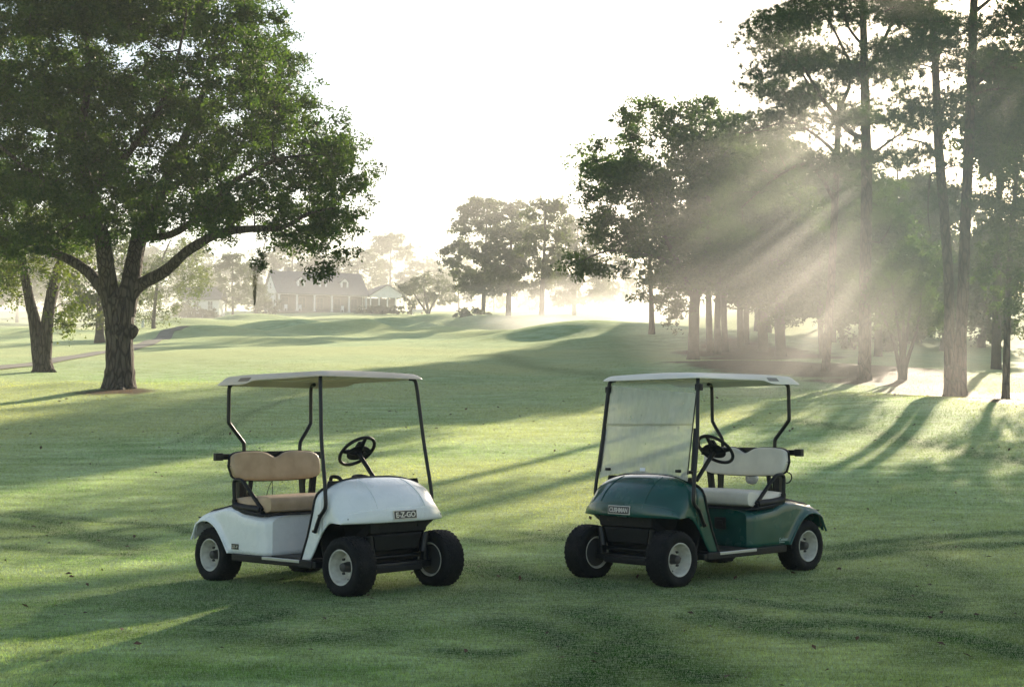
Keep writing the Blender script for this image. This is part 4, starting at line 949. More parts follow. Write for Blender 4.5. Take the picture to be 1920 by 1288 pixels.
# ------------------------------------------------------------------ shrubs
def shrub(px, dd, w, h, label, mat, n=26, size=.12, name='shrub', ly=None):
    x = (px - 960) / FPX * dd; z = float(terrain(x, dd)); C = []
    for _ in range(n):
        a = rng.uniform(0, 2 * math.pi); q = rng.uniform(0, 1) ** .5; C.append((w / 2 * q * math.cos(a), (ly or w) / 2 * q * math.sin(a), h * rng.uniform(.1, .85)))
    root = empty(name, (x, dd, z)); tag(root, label, 'shrub')
    V, F = leaves_np(np.array(C), min(w, h) * .22, 84, size); V[:, 2] = np.maximum(V[:, 2], 0.01); mesh_np('foliage', V, F, mat, root, n=4)
    mb = MB()
    for k in range(5): a = rng.uniform(0, 6.28); mb.tube([(0, 0, -.1), (math.cos(a) * w * .2, math.sin(a) * w * .2, h * .7)], .02, 5)
    mb.build('stem', M['bark_far'], root); return root
shrub(1602, depth_at(1602, 655), 1.5, .9, 'small dark bush on the pine straw left of the thickest pine', M['leaf_hedge'])
shrub(1665, depth_at(1665, 660), 1.2, .7, 'small bush right of the thickest pine, beside the leaning trunk', M['leaf_hedge'])
shrub(343, 180, 2.6, 2.3, 'dark rounded bush left of the small white house', M['leaf_hedge'], size=.25)
shrub(378, 182, 3.8, 1.3, 'low hedge in front of the small white house', M['leaf_hedge'], size=.25, ly=1.2, n=40)
shrub(500, 206, 3.6, 2.6, 'bush at the left corner of the clubhouse porch', M['leaf_hedge'], size=.28, n=36)
shrub(885, 172, 4.5, 1.6, 'low bush among the dunes under the misty trees', M['leaf_far'], size=.28, n=40)

# ------------------------------------------------------------------ clubhouse
M['siding'] = pbr('white_siding', (.76, .78, .80), .6, var=.1, scale=2)
M['shingle'] = pbr('grey_shingle', (.12, .13, .155), .85, var=.3, scale=3)
M['pane'] = pbr('window_glass', (.05, .06, .07), .1)
M['porchwall'] = pbr('porch_shade_wall', (.13, .125, .12), .8, var=.2, scale=1)  # dark tone puts the porch recess shade into the wall colour
M['brick'] = pbr('brick_base', (.28, .25, .22), .85, var=.3, scale=4)
def gable_roof(mb, x0, x1, y0, y1, ze, zr, ov=.35, th=.16):
    ym = (y0 + y1) / 2; s_ = (zr - ze) / (ym - y0)
    a = [(x0 - ov, y0 - ov, ze - ov * s_), (x1 + ov, y0 - ov, ze - ov * s_), (x1 + ov, ym, zr), (x0 - ov, ym, zr), (x0 - ov, y1 + ov, ze - ov * s_), (x1 + ov, y1 + ov, ze - ov * s_)]
    b = [(x, y, z + th) for x, y, z in a]; o = a + b
    mb.add(o, [(0, 1, 2, 3), (3, 2, 5, 4), (6, 7, 8, 9), (9, 8, 11, 10), (0, 1, 7, 6), (4, 5, 11, 10), (0, 3, 9, 6), (3, 4, 10, 9), (1, 2, 8, 7), (2, 5, 11, 8)])
def window(parent, c, w, h, ax='y', fm=None):
    o = MB()
    dx = (w, .08, h) if ax == 'y' else (.08, w, h)
    f = MB().box(c, dx).build('window', fm or M['siding'], parent, smooth=False)
    dp = (w - .2, .02, h - .2) if ax == 'y' else (.02, w - .2, h - .2)
    off = Vector((0, -.045, 0)) if ax == 'y' else Vector((-.045, 0, 0))
    MB().box(Vector(c) + off, dp).build('pane', M['pane'], f, smooth=False)
    mu = MB(); mu.box(Vector(c) + off * 1.5, (w - .2, .03, .05) if ax == 'y' else (.03, w - .2, .05)); mu.box(Vector(c) + off * 1.6, (.05, .03, h - .2) if ax == 'y' else (.03, .05, h - .2)); mu.build('muntin', fm or M['siding'], f, smooth=False)
dc = 214.; cxw = (521 - 960) / FPX * dc
club = empty('clubhouse', (cxw, dc, float(terrain(cxw + 7, dc + 3)) + .05), (0, 0, R(24))); tag(club, 'white clubhouse with columned porch, grey roof and three dormers', 'clubhouse')
L_, D_ = 14.6, 9.5
mb = MB(); mb.box((L_ / 2, D_ / 2 + 1.1, 1.45), (L_, D_ - 2.2, 2.9))
mb.add([(0, 0, 2.95), (0, D_, 2.95), (0, D_ / 2, 6.55), (.15, 0, 2.95), (.15, D_, 2.95), (.15, D_ / 2, 6.55)], [(0, 1, 2), (3, 5, 4), (0, 2, 5, 3), (1, 4, 5, 2), (0, 3, 4, 1)])
mb.add([(L_, 0, 2.95), (L_, D_, 2.95), (L_, D_ / 2, 6.55), (L_ - .15, 0, 2.95), (L_ - .15, D_, 2.95), (L_ - .15, D_ / 2, 6.55)], [(0, 2, 1), (3, 4, 5), (0, 3, 5, 2), (1, 2, 5, 4), (0, 1, 4, 3)])
mb.build('wall', M['siding'], club, smooth=False)
MB().box((L_ / 2, 2.16, 1.45), (L_ - .4, .06, 2.8)).build('porch_shade_wall', M['porchwall'], club, smooth=False)  # dark sheet over the white siding paints in the porch shade
MB().box((L_ / 2, 1.1, -.1), (L_ + .4, 2.6, .3)).build('porch_floor', M['brick'], club, smooth=False)
MB().box((L_ / 2 , .12, 2.80), (L_, .24, .28)).build('porch_beam', M['siding'], club, smooth=False)
mb = MB(); gable_roof(mb, 0, L_, 0, D_, 2.97, 6.62); roof = mb.build('roof', M['shingle'], club, smooth=False)
MB().box((3.2, D_ / 2 + 1.0, 6.5), (.8, .6, 1.7)).build('chimney', M['brick'], roof, smooth=False)
for k in range(6):
    x = .15 + k * (L_ - .3) / 5; mb = MB(); mb.box((x, .12, 1.38), (.26, .26, 2.56)); mb.box((x, .12, .16), (.38, .38, .18)); mb.box((x, .12, 2.60), (.38, .38, .12)); mb.build('column', M['siding'], club, smooth=False)
for x in (1.6, 4.4, 7.3, 10.2, 13.0): window(club, (x, 2.10, 1.55), 1.2, 1.8, fm=M['brick'])  # frames toned down to suit the painted porch shade
window(club, (-.03, 4.7, 4.3), .9, 1.1, 'x'); window(club, (-.03, 6.2, 1.5), 1.1, 1.6, 'x'); window(club, (-.03, 4.2, 1.5), 1.1, 1.6, 'x')
for x in (4.0, 7.6, 11.2):
    z0 = 3.95; dm = MB(); dm.box((x, 2.25, z0 + .55), (1.25, 1.9, 1.25)); dm.add([(x - .62, 1.30, z0 + 1.17), (x + .62, 1.30, z0 + 1.17), (x, 1.30, z0 + 1.72)], [(0, 1, 2)])
    d_ = dm.build('dormer', M['siding'], club, smooth=False)
    mb = MB(); mb.add([(x - .82, 1.12, z0 + 1.02), (x, 1.12, z0 + 1.76), (x, 3.6, z0 + 1.76), (x - .82, 3.6, z0 + 1.02), (x + .82, 1.12, z0 + 1.02), (x + .82, 3.6, z0 + 1.02)], [(0, 1, 2, 3), (1, 4, 5, 2)]); mb.build('dormer_roof', M['shingle'], d_, smooth=False, solid=.1)
    mb = MB().box((x, 1.27, z0 + .62), (.62, .04, .9)).build('dormer_window', M['pane'], d_, smooth=False)
# pavilion wing
px0, px1 = L_, L_ + 6.0
mb = MB(); gable_roof(mb, 0, 4.4, 0, 0.0001, 0, 0) if False else None
w0, w1 = L_ + .3, L_ + 6.2
mb.add([(w0 - .3, -.9, 2.85), (w1 + .3, -.9, 2.85), ((w0 + w1) / 2, -.9, 4.75), ((w0 + w1) / 2, 6, 4.75), (w0 - .3, 6, 2.85), (w1 + .3, 6, 2.85)], [(0, 2, 3, 4), (1, 5, 3, 2)])
mb.build('wing_roof', M['shingle'], club, smooth=False, solid=.14)
mb = MB(); mb.add([(w0, -.6, 2.86), (w1, -.6, 2.86), ((w0 + w1) / 2, -.6, 4.62)], [(0, 1, 2)]); mb.box(((w0 + w1) / 2, -.55, 2.72), (w1 - w0, .2, .28)); mb.build('pediment', M['siding'], club, smooth=False)
for k in range(5):
    x = w0 + .1 + k * (w1 - w0 - .2) / 4; MB().box((x, -.55, 1.29), (.18, .18, 2.58)).build('wing_post', M['siding'], club, smooth=False)
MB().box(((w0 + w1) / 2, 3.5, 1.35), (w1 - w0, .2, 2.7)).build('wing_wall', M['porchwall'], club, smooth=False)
MB().box(((w0 + w1) / 2, 1.5, -.1), (w1 - w0 + .3, 4.4, .3)).build('wing_floor', M['brick'], club, smooth=False)
mb = MB()
for z in (.9,): mb.box(((w0 + w1) / 2, -.5, z), (w1 - w0, .05, .06))
for k in range(24): mb.box((w0 + .1 + k * (w1 - w0 - .2) / 23, -.5, .5), (.03, .03, .8))
mb.build('railing', M['siding'], club, smooth=False)
# white chairs on the porch
ch0 = None
cm = club.matrix_world.copy()
bpy.context.view_layer.update(); cm = club.matrix_world.copy()
for i, (x, lab) in enumerate([(1.3, 'white porch chair by the leftmost clubhouse column'), (3.6, 'white porch chair beside the second clubhouse column'), (10.6, 'white porch chair near the fifth clubhouse column')]):
    p = cm @ Vector((x, -.35 + .9, .06))
    if ch0 is None:
        ch0 = empty('porch_chair', p); mb = MB().box((0, 0, .42), (.5, .5, .05)); mb.build('seat', M['siding'], ch0, smooth=False)
        MB().box((0, .25, .75), (.5, .05, .65)).build('backrest', M['siding'], ch0, smooth=False)
        for a in (-.22, .22):
            for b in (-.22, .22): MB().box((a, b, .2), (.05, .05, .4)).build('leg', M['siding'], ch0, smooth=False)
        o = ch0
    else:
        o = ch0.copy(); COL.objects.link(o); o.location = p
        for ch in ch0.children: c = ch.copy(); COL.objects.link(c); c.parent = o
    tag(o, lab, 'chair', 'white chairs on the porch')
hg = shrub(720, 209, 9.5, 1.3, 'long clipped hedge in front of the clubhouse wing', M['leaf_hedge'], size=.26, n=110, ly=1.2, name='hedge'); hg['category'] = 'hedge'
# bench and little marker near the hedge end
bx = (782 - 960) / FPX * 205; bz = float(terrain(bx, 205))
bn = empty('park_bench', (bx, 205, bz)); tag(bn, 'pale bench at the right end of the clubhouse hedge', 'bench')
MB().box((0, 0, .45), (1.6, .4, .06)).build('seat', M['siding'], bn, smooth=False); MB().box((0, .2, .8), (1.6, .05, .4)).build('backrest', M['siding'], bn, smooth=False)
for s in (-.7, .7): MB().box((s, 0, .22), (.06, .38, .44)).build('leg', M['siding'], bn, smooth=False)
mx = (791 - 960) / FPX * 203
mk_ = empty('tee_marker', (mx, 203, float(terrain(mx, 203)))); tag(mk_, 'short red and white post right of the pale bench', 'post')
MB().tube([(0, 0, 0), (0, 0, .9)], .07, 8).build('shaft', M['siding'], mk_); MB().tube([(0, 0, .35), (0, 0, .6)], .085, 8).build('red_band', pbr('red_band', (.45, .06, .05), .5), mk_)
# small white house on the left
dw = 188.; wx = (338 - 960) / FPX * dw
wh = empty('white_house', (wx, dw, float(terrain(wx + 2, dw))), (0, 0, R(4))); tag(wh, 'small white house half hidden behind trees on the left', 'house')
MB().box((2.6, 3, 1.75), (5.2, 6, 2.2)).build('wall', M['siding'], wh, smooth=False); MB().box((2.6, 3, .35), (5.1, 5.9, .7)).build('foundation', M['porchwall'], wh, smooth=False)
mb = MB(); gable_roof(mb, 0, 5.2, 0, 6, 2.85, 4.6); mb.build('roof', M['shingle'], wh, smooth=False)
for x in (2.1, 4.0): window(wh, (x, -.03, 1.9), .8, 1.3)
mb = MB(); mb.box((2.4, -.8, .62), (5, .05, .05))
for k in range(20): mb.box((.1 + k * .25, -.8, .32), (.04, .04, .6))
mb.build('railing', M['siding'], wh, smooth=False)
# small post by the left path
p = at(268, 614); po = empty('utility_post', tuple(p)); tag(po, 'small pale post beside the cart path, right of the oak', 'post')
MB().box((0, 0, .35), (.28, .2, .7), bev=.02).build('post_body', M['siding'], po); MB().box((0, 0, .74), (.34, .26, .07), bev=.01).build('post_cap', M['siding'], po)

# ------------------------------------------------------------------ dew tracks and ground masks
def seg_dist(x, y, pts):
    best = np.full(x.shape, 1e9)
    for (ax, ay), (bx, by) in zip(pts[:-1], pts[1:]):
        dx, dy = bx - ax, by - ay; L2 = dx * dx + dy * dy + 1e-9
        t = np.clip(((x - ax) * dx + (y - ay) * dy) / L2, 0, 1); best = np.minimum(best, np.hypot(x - ax - t * dx, y - ay - t * dy))
    return best
TR_PX = [  # (pixel polyline, width m, strength)
    ([(1250, 1035), (1500, 1030), (1700, 1012), (1920, 1000)], .07, .9), ([(1540, 1048), (1700, 1032), (1920, 1020)], .10, .9), ([(1560, 1030), (1720, 1020), (1830, 1004), (1925, 998)], .05, .8),
    ([(1330, 1120), (1500, 1138), (1700, 1150), (1925, 1165)], .07, .9), ([(1340, 1150), (1450, 1172), (1600, 1172), (1760, 1190), (1925, 1230)], .10, .8), ([(1300, 1160), (1420, 1180), (1540, 1195), (1650, 1200)], .08, .7), ([(1600, 1090), (1670, 1100), (1740, 1135), (1690, 1130)], .12, .7),
    ([(960, 1170), (1040, 1190), (1130, 1230), (1250, 1250), (1300, 1265)], .13, .9), ([(1200, 1215), (1250, 1240), (1300, 1262)], .12, .9), ([(1100, 1150), (1180, 1190), (1150, 1230), (1100, 1288)], .16, .7),
    ([(0, 965), (60, 972), (120, 985), (170, 1010), (250, 1030)], .07, .9), ([(0, 1010), (100, 1005), (180, 1000), (260, 990), (340, 985)], .06, .9), ([(0, 985), (90, 992), (160, 1005), (240, 1012)], .12, .8), ([(40, 960), (160, 975), (300, 985), (360, 1000)], .05, .8), ([(0, 1025), (130, 1035), (240, 1040)], .07, .7),
    ([(860, 1010), (930, 1020), (1010, 1010), (1080, 985)], .07, .6), ([(880, 1060), (960, 1080), (1060, 1090), (1120, 1100)], .16, .8), ([(1000, 1000), (1060, 1012), (1120, 1000)], .12, .7), ([(390, 830), (480, 770), (560, 740)], .06, .5), ([(330, 830), (420, 790), (500, 762)], .06, .4),
    ([(1500, 790), (1640, 812), (1760, 838), (1925, 868)], .16, .6), ([(935, 665), (1010, 690), (1130, 705), (1200, 720)], .35, .55), ([(380, 1165), (450, 1170), (530, 1150)], .06, .8), ([(700, 1190), (560, 1200), (420, 1190)], .12, .6), ([(1700, 1040), (1780, 1060), (1880, 1120), (1925, 1190)], .10, .5), ([(1740, 1240), (1840, 1200), (1925, 1180)], .10, .4),
    ([(1650, 1130), (1700, 1120), (1770, 1122)], .09, .7), ([(1450, 1090), (1560, 1110), (1640, 1112)], .08, .6), ([(840, 1220), (900, 1228), (960, 1222)], .07, .7), ([(560, 1060), (640, 1130), (760, 1100), (880, 1085)], .18, .5)]
TR = []
for pl, w_, s_ in TR_PX:
    q = [at(min(max(x, -200), 2100), y) for x, y in pl]; q = [(p[0], p[1]) for p in q]
    sm = smooth_path([(a, b, 0) for a, b in q], 4); TR.append(([(v.x, v.y) for v in sm], w_ * 2.6, min(1.3, s_ * 1.6)))
_ph = rng.uniform(0, 6.28, (24, 2)); _fr = rng.normal(0, 1, (24, 2))
def vnoise(x, y, sc_, o=6):
    s_ = np.zeros_like(x, dtype=float)
    for i in range(o):
        k = (i * 3) % 24; f = sc_ * (1 + i * .45)
        s_ += np.sin((x * _fr[k, 0] + y * _fr[k, 1]) * f + _ph[k, 0] + 1.3 * np.sin((x * _fr[k + 1, 0] - y * _fr[k + 2, 1]) * f * .7 + _ph[k, 1]))
    return s_ / o
def wetness(x, y):
    """1 = undisturbed dew, 0 = wiped dark green or painted cart shade"""
    wx_ = x + .05 * vnoise(x, y, 3.2); wy_ = y + .12 * vnoise(y, x, 2.6); m = np.zeros_like(x, dtype=float)
    for pl, w_, s_ in TR:
        a = np.array(pl); x0, y0 = a.min(0) - 1; x1, y1 = a.max(0) + 1
        sel = (x > x0) & (x < x1) & (y > y0) & (y < y1)
        if not sel.any(): continue
        d = seg_dist(wx_[sel], wy_[sel], pl); v = s_ * np.exp(-(d / w_) ** 2) * (.85 + .35 * vnoise(x[sel], y[sel], 5.0))
        m[sel] = np.maximum(m[sel], v)
    # churned turf round the carts, with darker cart shade painted into it
    for k in CARTS:
        cx, cy = CARTS[k][:2]; r_ = np.hypot((x - cx) / 2.0, (y - cy + .7) / 1.7)
        m = np.maximum(m, .85 * np.exp(-r_ ** 4) * (.75 + .5 * vnoise(x, y, 2.2)))
    m = np.maximum(m, .42 * ss(.25, .8, vnoise(x * .5, y, 1.1)) * (1 - ss(22, 34, y)))
    return np.clip(1 - m, 0, 1)
bases = [at(223, 733)[:2], at(1621, 716)[:2], at(1548, 699)[:2], at(1790, 745)[:2], at(1885, 750)[:2], at(1300, 677)[:2], at(1430, 659)[:2], at(1463, 668)[:2], at(1690, 712)[:2], at(1345, 664)[:2], at(1388, 648)[:2], at(1750, 735)[:2], at(1700, 722)[:2], at(1580, 690)[:2], at(1500, 685)[:2], at(1650, 690)[:2], at(1400, 672)[:2], at(1920, 752)[:2], at(1380, 680)[:2], at(1440, 690)[:2], at(1960, 745)[:2]]
brad = [1.7, 4, 3.6, 3.0, 2.4, 2.2, 4.5, 5, 4, 4, 4, 2.5, 3.5, 5, 5, 5, 4.5, 2.4, 3.5, 4, 3]
def straw(x, y):
    m = np.zeros_like(x, dtype=float)
    for (bx, by), r_ in zip(bases, brad):
        m = np.maximum(m, np.exp(-(np.hypot(x - bx, (y - by) * .8) / (r_ * .8)) ** 2 * 1.1))
    return .9 * ss(.36, .80, m + .30 * vnoise(x, y, 1.1))
DR_PATH = [at(-150, 708)[:2], at(0, 690)[:2], at(100, 677)[:2], at(170, 665)[:2], at(250, 652)[:2], at(285, 640)[:2], at(310, 628)[:2], at(330, 618)[:2], at(345, 612)[:2]]
def ybreaks():
    a = list(np.arange(-70, 4, 6.)) + list(np.arange(4, 22, .14)) + list(np.arange(22, 60, .4)) + list(np.arange(60, 200, .9)) + list(np.arange(200, 430, 3.5)); return np.array(a)
def xbreaks():
    h = list(np.arange(0, 8, .18)) + list(np.arange(8, 22, .4)) + list(np.arange(22, 60, 1.0)) + list(np.arange(60, 260, 6.)); h = np.array(h); return np.concatenate([-h[::-1][:-1], h])
Yb, Xb = ybreaks(), xbreaks(); XX, YY = np.meshgrid(Xb, Yb); ZZ = terrain(XX, YY)
ny, nx = XX.shape; idx = np.arange(ny * nx).reshape(ny, nx)
F = np.stack([idx[:-1, :-1], idx[:-1, 1:], idx[1:, 1:], idx[1:, :-1]], -1).reshape(-1, 4)
xr, yr = XX.ravel(), YY.ravel()

def grass_mat(name, blade):
    m, nt, out = new_mat(name); L = nt.links.new
    tc = N(nt, 'ShaderNodeTexCoord')
    a1 = N(nt, 'ShaderNodeAttribute', attribute_name='dew'); a2 = N(nt, 'ShaderNodeAttribute', attribute_name='straw')
    def noise(s, det=5, sx=1, sy=1, lo=.35, hi=.65):
        mp = N(nt, 'ShaderNodeMapping'); mp.inputs['Scale'].default_value = (sx, sy, 1); L(tc.outputs['Object'], mp.inputs[0])
        n_ = N(nt, 'ShaderNodeTexNoise'); n_.inputs['Scale'].default_value = s; n_.inputs['Detail'].default_value = det; L(mp.outputs[0], n_.inputs['Vector'])
        r_ = N(nt, 'ShaderNodeMapRange'); r_.inputs[1].default_value = lo; r_.inputs[2].default_value = hi; L(n_.outputs[0], r_.inputs[0]); return r_.outputs[0], n_
    def mix(f, a, b):
        x = N(nt, 'ShaderNodeMix', data_type='RGBA')
        for sck, v in ((0, f), (6, a), (7, b)):
            if isinstance(v, (tuple, float, int)): x.inputs[sck].default_value = (*v, 1) if isinstance(v, tuple) else v
            else: L(v, x.inputs[sck])
        return x.outputs[2]
    n1, _ = noise(.8, 8, 1, 2.2, .38, .62); n2, _ = noise(5, 6, 1, 1); n3, _ = noise(38, 3); n4, _ = noise(.08, 4, 1, 1)
    lush = mix(n2, GC['lush1'], GC['lush2']); dewc = mix(n1, GC['dew1'], GC['dew2']); dewc = mix(n4, dewc, GC['dew3'])
    c = mix(a1.outputs['Fac'], lush, dewc)
    n5, _ = noise(7, 6, .55, 1.7, .30, .70); mo = N(nt, 'ShaderNodeMapRange'); mo.inputs[3].default_value = .62; mo.inputs[4].default_value = 1.3; L(n5, mo.inputs[0])
    f5 = N(nt, 'ShaderNodeMix', data_type='RGBA', blend_type='MULTIPLY'); f5.inputs[0].default_value = 1; L(c, f5.inputs[6]); L(mo.outputs[0], f5.inputs[7]); c = f5.outputs[2]
    fine = N(nt, 'ShaderNodeMath', operation='MULTIPLY_ADD'); fine.inputs[1].default_value = .55; fine.inputs[2].default_value = .72; L(n3, fine.inputs[0])
    fm = N(nt, 'ShaderNodeMix', data_type='RGBA', blend_type='MULTIPLY'); fm.inputs[0].default_value = 1; L(c, fm.inputs[6]); L(fine.outputs[0], fm.inputs[7]); c = fm.outputs[2]
    if blade:
        ge = N(nt, 'ShaderNodeNewGeometry'); rb = N(nt, 'ShaderNodeMapRange'); rb.inputs[3].default_value = .55; rb.inputs[4].default_value = 1.45; L(ge.outputs['Random Per Island'], rb.inputs[0])
        fm2 = N(nt, 'ShaderNodeMix', data_type='RGBA', blend_type='MULTIPLY'); fm2.inputs[0].default_value = 1; L(c, fm2.inputs[6]); L(rb.outputs[0], fm2.inputs[7]); c = fm2.outputs[2]
    st = mix(n2, (.065, .030, .019), (.13, .068, .042)); c = mix(a2.outputs['Fac'], c, st)
    d = N(nt, 'ShaderNodeBsdfPrincipled'); d.inputs['Roughness'].default_value = .75 if not blade else .6; d.inputs['Specular IOR Level'].default_value = .1 if not blade else .18
    L(c, d.inputs['Base Color']); sh = d
    if not blade:
        d.inputs['Sheen Weight'].default_value = .65; d.inputs['Sheen Roughness'].default_value = .4; d.inputs['Sheen Tint'].default_value = (.9, 1, .55, 1)
        sw = N(nt, 'ShaderNodeMapRange'); sw.inputs[1].default_value = 0; sw.inputs[2].default_value = .6; sw.inputs[3].default_value = .65; sw.inputs[4].default_value = 0; L(a2.outputs['Fac'], sw.inputs[0]); L(sw.outputs[0], d.inputs['Sheen Weight'])
        _, nn = noise(26, 6); bp = N(nt, 'ShaderNodeBump'); bp.inputs['Strength'].default_value = .9; bp.inputs['Distance'].default_value = .07; L(nn.outputs[0], bp.inputs['Height']); L(bp.outputs[0], d.inputs['Normal'])
        L(d.outputs[0], out.inputs[0])
    else:
        t = N(nt, 'ShaderNodeBsdfTranslucent'); hm = N(nt, 'ShaderNodeMix', data_type='RGBA', blend_type='MULTIPLY'); hm.inputs[0].default_value = 1; hm.inputs[7].default_value = (1.9, 1.6, .65, 1); L(c, hm.inputs[6]); L(hm.outputs[2], t.inputs[0])
        ms = N(nt, 'ShaderNodeMixShader'); ms.inputs[0].default_value = .5; L(d.outputs[0], ms.inputs[1]); L(t.outputs[0], ms.inputs[2]); L(ms.outputs[0], out.inputs[0])
    return m
GC = dict(lush1=(.006, .050, .006), lush2=(.022, .095, .004), dew1=(.28, .45, .29), dew2=(.070, .22, .075), dew3=(.35, .41, .18))
M['ground'] = grass_mat('fairway_turf', False); M['blade'] = grass_mat('grass_blades', True)
wet = wetness(xr, yr); stw = straw(xr, yr)
g_ = mesh_np('ground', np.stack([xr, yr, ZZ.ravel()], 1), F, M['ground'], smooth=True, n=4, attrs={'dew': wet, 'straw': stw}); tag(g_, kind='structure')
# cart path
pp = smooth_path([(a, b, 0) for a, b in DR_PATH], 8); mbp = []
for i, p_ in enumerate(pp):
    t = (pp[min(i + 1, len(pp) - 1)] - pp[max(i - 1, 0)]).normalized(); nrm_ = Vector((-t.y, t.x, 0)); row = []
    for k in np.linspace(-.65, .65, 9):
        q = p_ + nrm_ * float(k); row.append((q.x, q.y, float(terrain(q.x, q.y)) + .05 - .02 * abs(k) ** 2))
    mbp.append(row)
M['path'] = pbr('path_gravel', (.23, .22, .17), .9, var=.25, scale=2, bump=.5, bscale=12)
o = MB().grid(mbp).build('path', M['path']); tag(o, kind='structure')

# ------------------------------------------------------------------ grass blades
def make_blades(n):
    u = rng.uniform(0, 1, n); d0, d1 = 6.6, 75.
    # density falls as 1/d^2.2 : invert the cdf of d * d^-2.2
    p_ = 2 - 2.35; dd = (d0 ** p_ + u * (d1 ** p_ - d0 ** p_)) ** (1 / p_)
    x = rng.uniform(-.56, .56, n) * dd; y = dd; z = terrain(x, y)
    s_ = np.maximum(1, dd / 11); w_ = .0036 * s_; h_ = .017 * s_ ** .4 * rng.uniform(.5, 1.35, n)
    we = wetness(x, y); stv = straw(x, y)
    keep = (rng.uniform(0, 1, n) > stv * .93) & (rng.uniform(0, 1, n) > ss(30, 74, y)); x, y, z, w_, h_, we, stv = [q[keep] for q in (x, y, z, w_, h_, we, stv)]; n = len(x)
    h_ = h_ * (.75 + .25 * we)
    a = rng.uniform(0, 2 * math.pi, n); lx = rng.normal(0, .55, n) * h_; ly = rng.normal(0, .55, n) * h_
    V = np.stack([np.stack([x - np.cos(a) * w_ / 2, y - np.sin(a) * w_ / 2, z - .004], 1), np.stack([x + np.cos(a) * w_ / 2, y + np.sin(a) * w_ / 2, z - .004], 1), np.stack([x + lx, y + ly, z + h_], 1)], 1).reshape(-1, 3)
    o = mesh_np('grass', V, np.arange(3 * n).reshape(-1, 3), M['blade'], n=3, attrs={'dew': np.repeat(we, 3), 'straw': np.repeat(stv, 3)}); tag(o, kind='stuff')
make_blades(1400000)
# fallen leaves and clippings
def litter(n, name, mat, size, reg, up=.012, zfun=None):
    d0, d1, hw = reg; dd = d0 + (d1 - d0) * rng.uniform(0, 1, n) ** 1.1; x = rng.uniform(-hw, hw, n) * dd; z = terrain(x, dd) + up
    A = rng.normal(0, 1, (n, 3)); A[:, 2] *= .25; A /= np.linalg.norm(A, axis=1)[:, None]; Nn = rng.normal(0, .35, (n, 3)); Nn[:, 2] = 1; B = np.cross(Nn, A); B /= np.linalg.norm(B, axis=1)[:, None]
    P = np.stack([x, dd, z], 1); L = (size * rng.uniform(.5, 1.4, n) * np.maximum(1, dd / 20))[:, None]
    V = np.stack([P - A * L / 2, P + B * L * .28 + [0, 0, .006], P + A * L / 2, P - B * L * .28 + [0, 0, .004]], 1).reshape(-1, 3)
    o = mesh_np(name, V, np.arange(4 * n).reshape(-1, 4), mat, n=4); tag(o, kind='stuff')
litter(520, 'fallen_leaves', pbr('dead_leaf', (.06, .035, .02), .8, col2=(.12, .06, .03), scale=3), .05, (7, 42, .42), up=.03)

# ------------------------------------------------------------------ camera
cam = bpy.data.cameras.new('camera'); co = link(bpy.data.objects.new('camera', cam))
cam.sensor_width = 36; cam.lens = FPX / 1920 * 36; cam.clip_end = 3000; cam.clip_start = .1
co.location = (0, 0, CAMH); co.rotation_euler = (math.pi / 2 + PIT, 0, 0); sc.camera = co
SUNPX, SUNPY = 2010, 25
sd = ray(SUNPX, SUNPY); sd /= np.linalg.norm(sd)
elev = math.asin(sd[2]); azim = math.atan2(sd[0], sd[1])
sl = bpy.data.lights.new('sun', 'SUN'); sl.energy = 5.0; sl.angle = R(.6); sl.color = (1.0, .84, .65)
so = link(bpy.data.objects.new('sun', sl)); so.rotation_euler = Vector(sd).to_track_quat('Z', 'Y').to_euler()
w = bpy.data.worlds.new('World'); sc.world = w; w.use_nodes = True; nt = w.node_tree
bg = nt.nodes['Background']; sky = nt.nodes.new('ShaderNodeTexSky'); sky.sky_type = 'NISHITA'; sky.sun_disc = False
sky.sun_elevation = elev; sky.sun_rotation = azim; sky.altitude = 50; sky.air_density = 1.0; sky.dust_density = 1.2; sky.ozone_density = 1.0
nt.links.new(sky.outputs[0], bg.inputs[0]); bg.inputs[1].default_value = .065
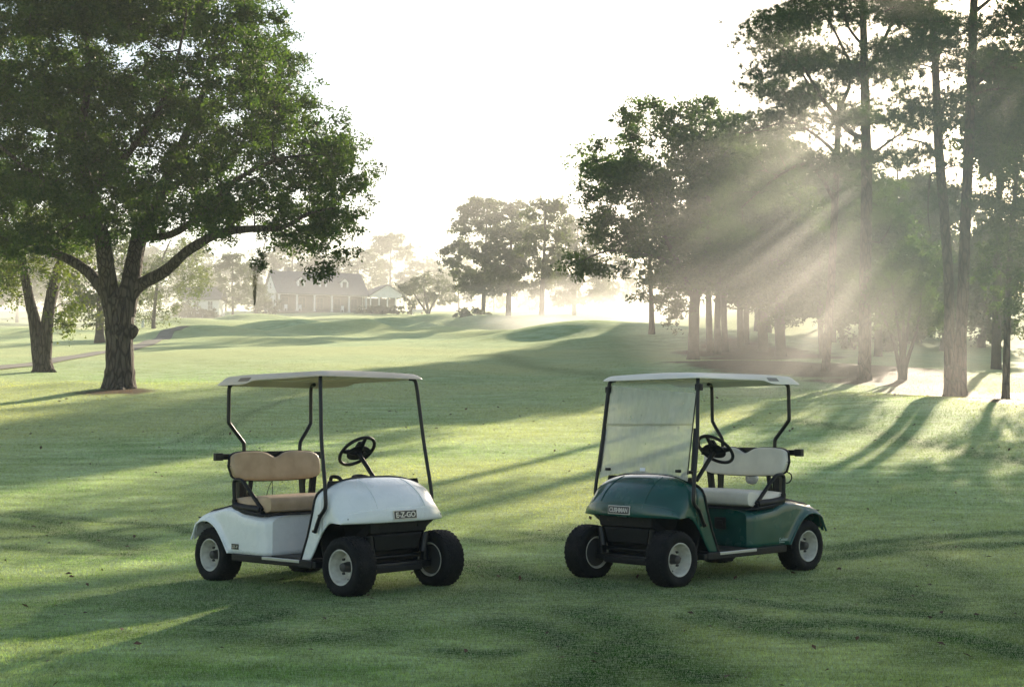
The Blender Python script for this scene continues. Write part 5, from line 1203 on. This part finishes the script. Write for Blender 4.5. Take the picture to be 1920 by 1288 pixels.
# ground haze
def vol_mat(name, dens, col=(1, 1, 1), g=.5):
    m = bpy.data.materials.new(name); m.use_nodes = True; n = m.node_tree; n.nodes.clear(); o = n.nodes.new('ShaderNodeOutputMaterial')
    v = n.nodes.new('ShaderNodeVolumePrincipled'); v.inputs['Density'].default_value = dens; v.inputs['Color'].default_value = (*col, 1); v.inputs['Anisotropy'].default_value = g
    n.links.new(v.outputs[0], o.inputs['Volume']); return m
hz = MB().box((0, 185, 26), (560, 530, 64)).build('haze', vol_mat('haze_air', .0009, (1, .99, .98), 0.0), smooth=False); tag(hz, kind='stuff')
def mist(name, c, d, dens, sc_=(.12, .25, .5)):
    m = bpy.data.materials.new(name); m.use_nodes = True; n = m.node_tree; n.nodes.clear(); L = n.links.new
    o = n.nodes.new('ShaderNodeOutputMaterial'); v = n.nodes.new('ShaderNodeVolumePrincipled'); v.inputs['Color'].default_value = (1, .985, .96, 1); v.inputs['Anisotropy'].default_value = .4; v.inputs['Density'].default_value = dens; L(v.outputs[0], o.inputs['Volume'])
    if sc_ is None: sc_ = (1, 1, 1); even = True
    else: even = False
    tc = n.nodes.new('ShaderNodeTexCoord'); mp = n.nodes.new('ShaderNodeMapping'); mp.inputs['Scale'].default_value = sc_; L(tc.outputs['Object'], mp.inputs[0])
    nz = n.nodes.new('ShaderNodeTexNoise'); nz.inputs['Scale'].default_value = 1; nz.inputs['Detail'].default_value = 3; L(mp.outputs[0], nz.inputs['Vector'])
    mr = n.nodes.new('ShaderNodeMapRange'); mr.inputs[1].default_value = .40; mr.inputs[2].default_value = .72; L(nz.outputs[0], mr.inputs[0])
    ln = n.nodes.new('ShaderNodeVectorMath'); ln.operation = 'LENGTH'; mp2 = n.nodes.new('ShaderNodeMapping'); mp2.inputs['Scale'].default_value = (2 / d[0], 2 / d[1], 2 / d[2]); L(tc.outputs['Object'], mp2.inputs[0]); L(mp2.outputs[0], ln.inputs[0])
    fo = n.nodes.new('ShaderNodeMapRange'); fo.inputs[1].default_value = 1; fo.inputs[2].default_value = .25; fo.inputs[3].default_value = 0; fo.inputs[4].default_value = 1; L(ln.outputs['Value'], fo.inputs[0])
    mu = n.nodes.new('ShaderNodeMath'); mu.operation = 'MULTIPLY'; L(mr.outputs[0], mu.inputs[0]); L(fo.outputs[0], mu.inputs[1])
    m2 = n.nodes.new('ShaderNodeMath'); m2.operation = 'MULTIPLY'; m2.inputs[1].default_value = dens; L(mu.outputs[0], m2.inputs[0]); 
    if not even: L(m2.outputs[0], v.inputs['Density'])
    bm = bmesh.new(); bmesh.ops.create_icosphere(bm, subdivisions=4, radius=1); bmesh.ops.scale(bm, vec=(d[0] / 2, d[1] / 2, d[2] / 2), verts=bm.verts); me = bpy.data.meshes.new(name); bm.to_mesh(me); bm.free(); me.materials.append(m)
    ob = link(bpy.data.objects.new('mist', me)); ob.location = c; tag(ob, kind='stuff')
mist('m1', (10.5, 138, float(terrain(10.5, 138)) + 1.0), (46, 44, 9), .075)
mist('m2', (-6, 205, float(terrain(-6, 195)) + 4), (250, 190, 42), .0085, (.03, .05, .08))
mist('m3', (-66, 150, float(terrain(-66, 150)) + 1), (70, 60, 9), .05)
mist('m4', (46, 128, float(terrain(46, 128)) + 2), (60, 50, 12), .014)
mist('m5', (9.0, 36, 6.0), (15, 26, 11.5), .070, (.02, .02, .02))
sc.view_settings.view_transform = 'Standard'; sc.view_settings.look = 'None'; sc.view_settings.exposure = 1.72; sc.view_settings.gamma = 1
cy = sc.cycles; cy.max_bounces = 7; cy.diffuse_bounces = 3; cy.glossy_bounces = 3; cy.transmission_bounces = 4; cy.transparent_max_bounces = 10; cy.volume_bounces = 2
cy.use_denoising = True; cy.sample_clamp_indirect = 6; cy.volume_max_steps = 128; cy.volume_step_rate = 2
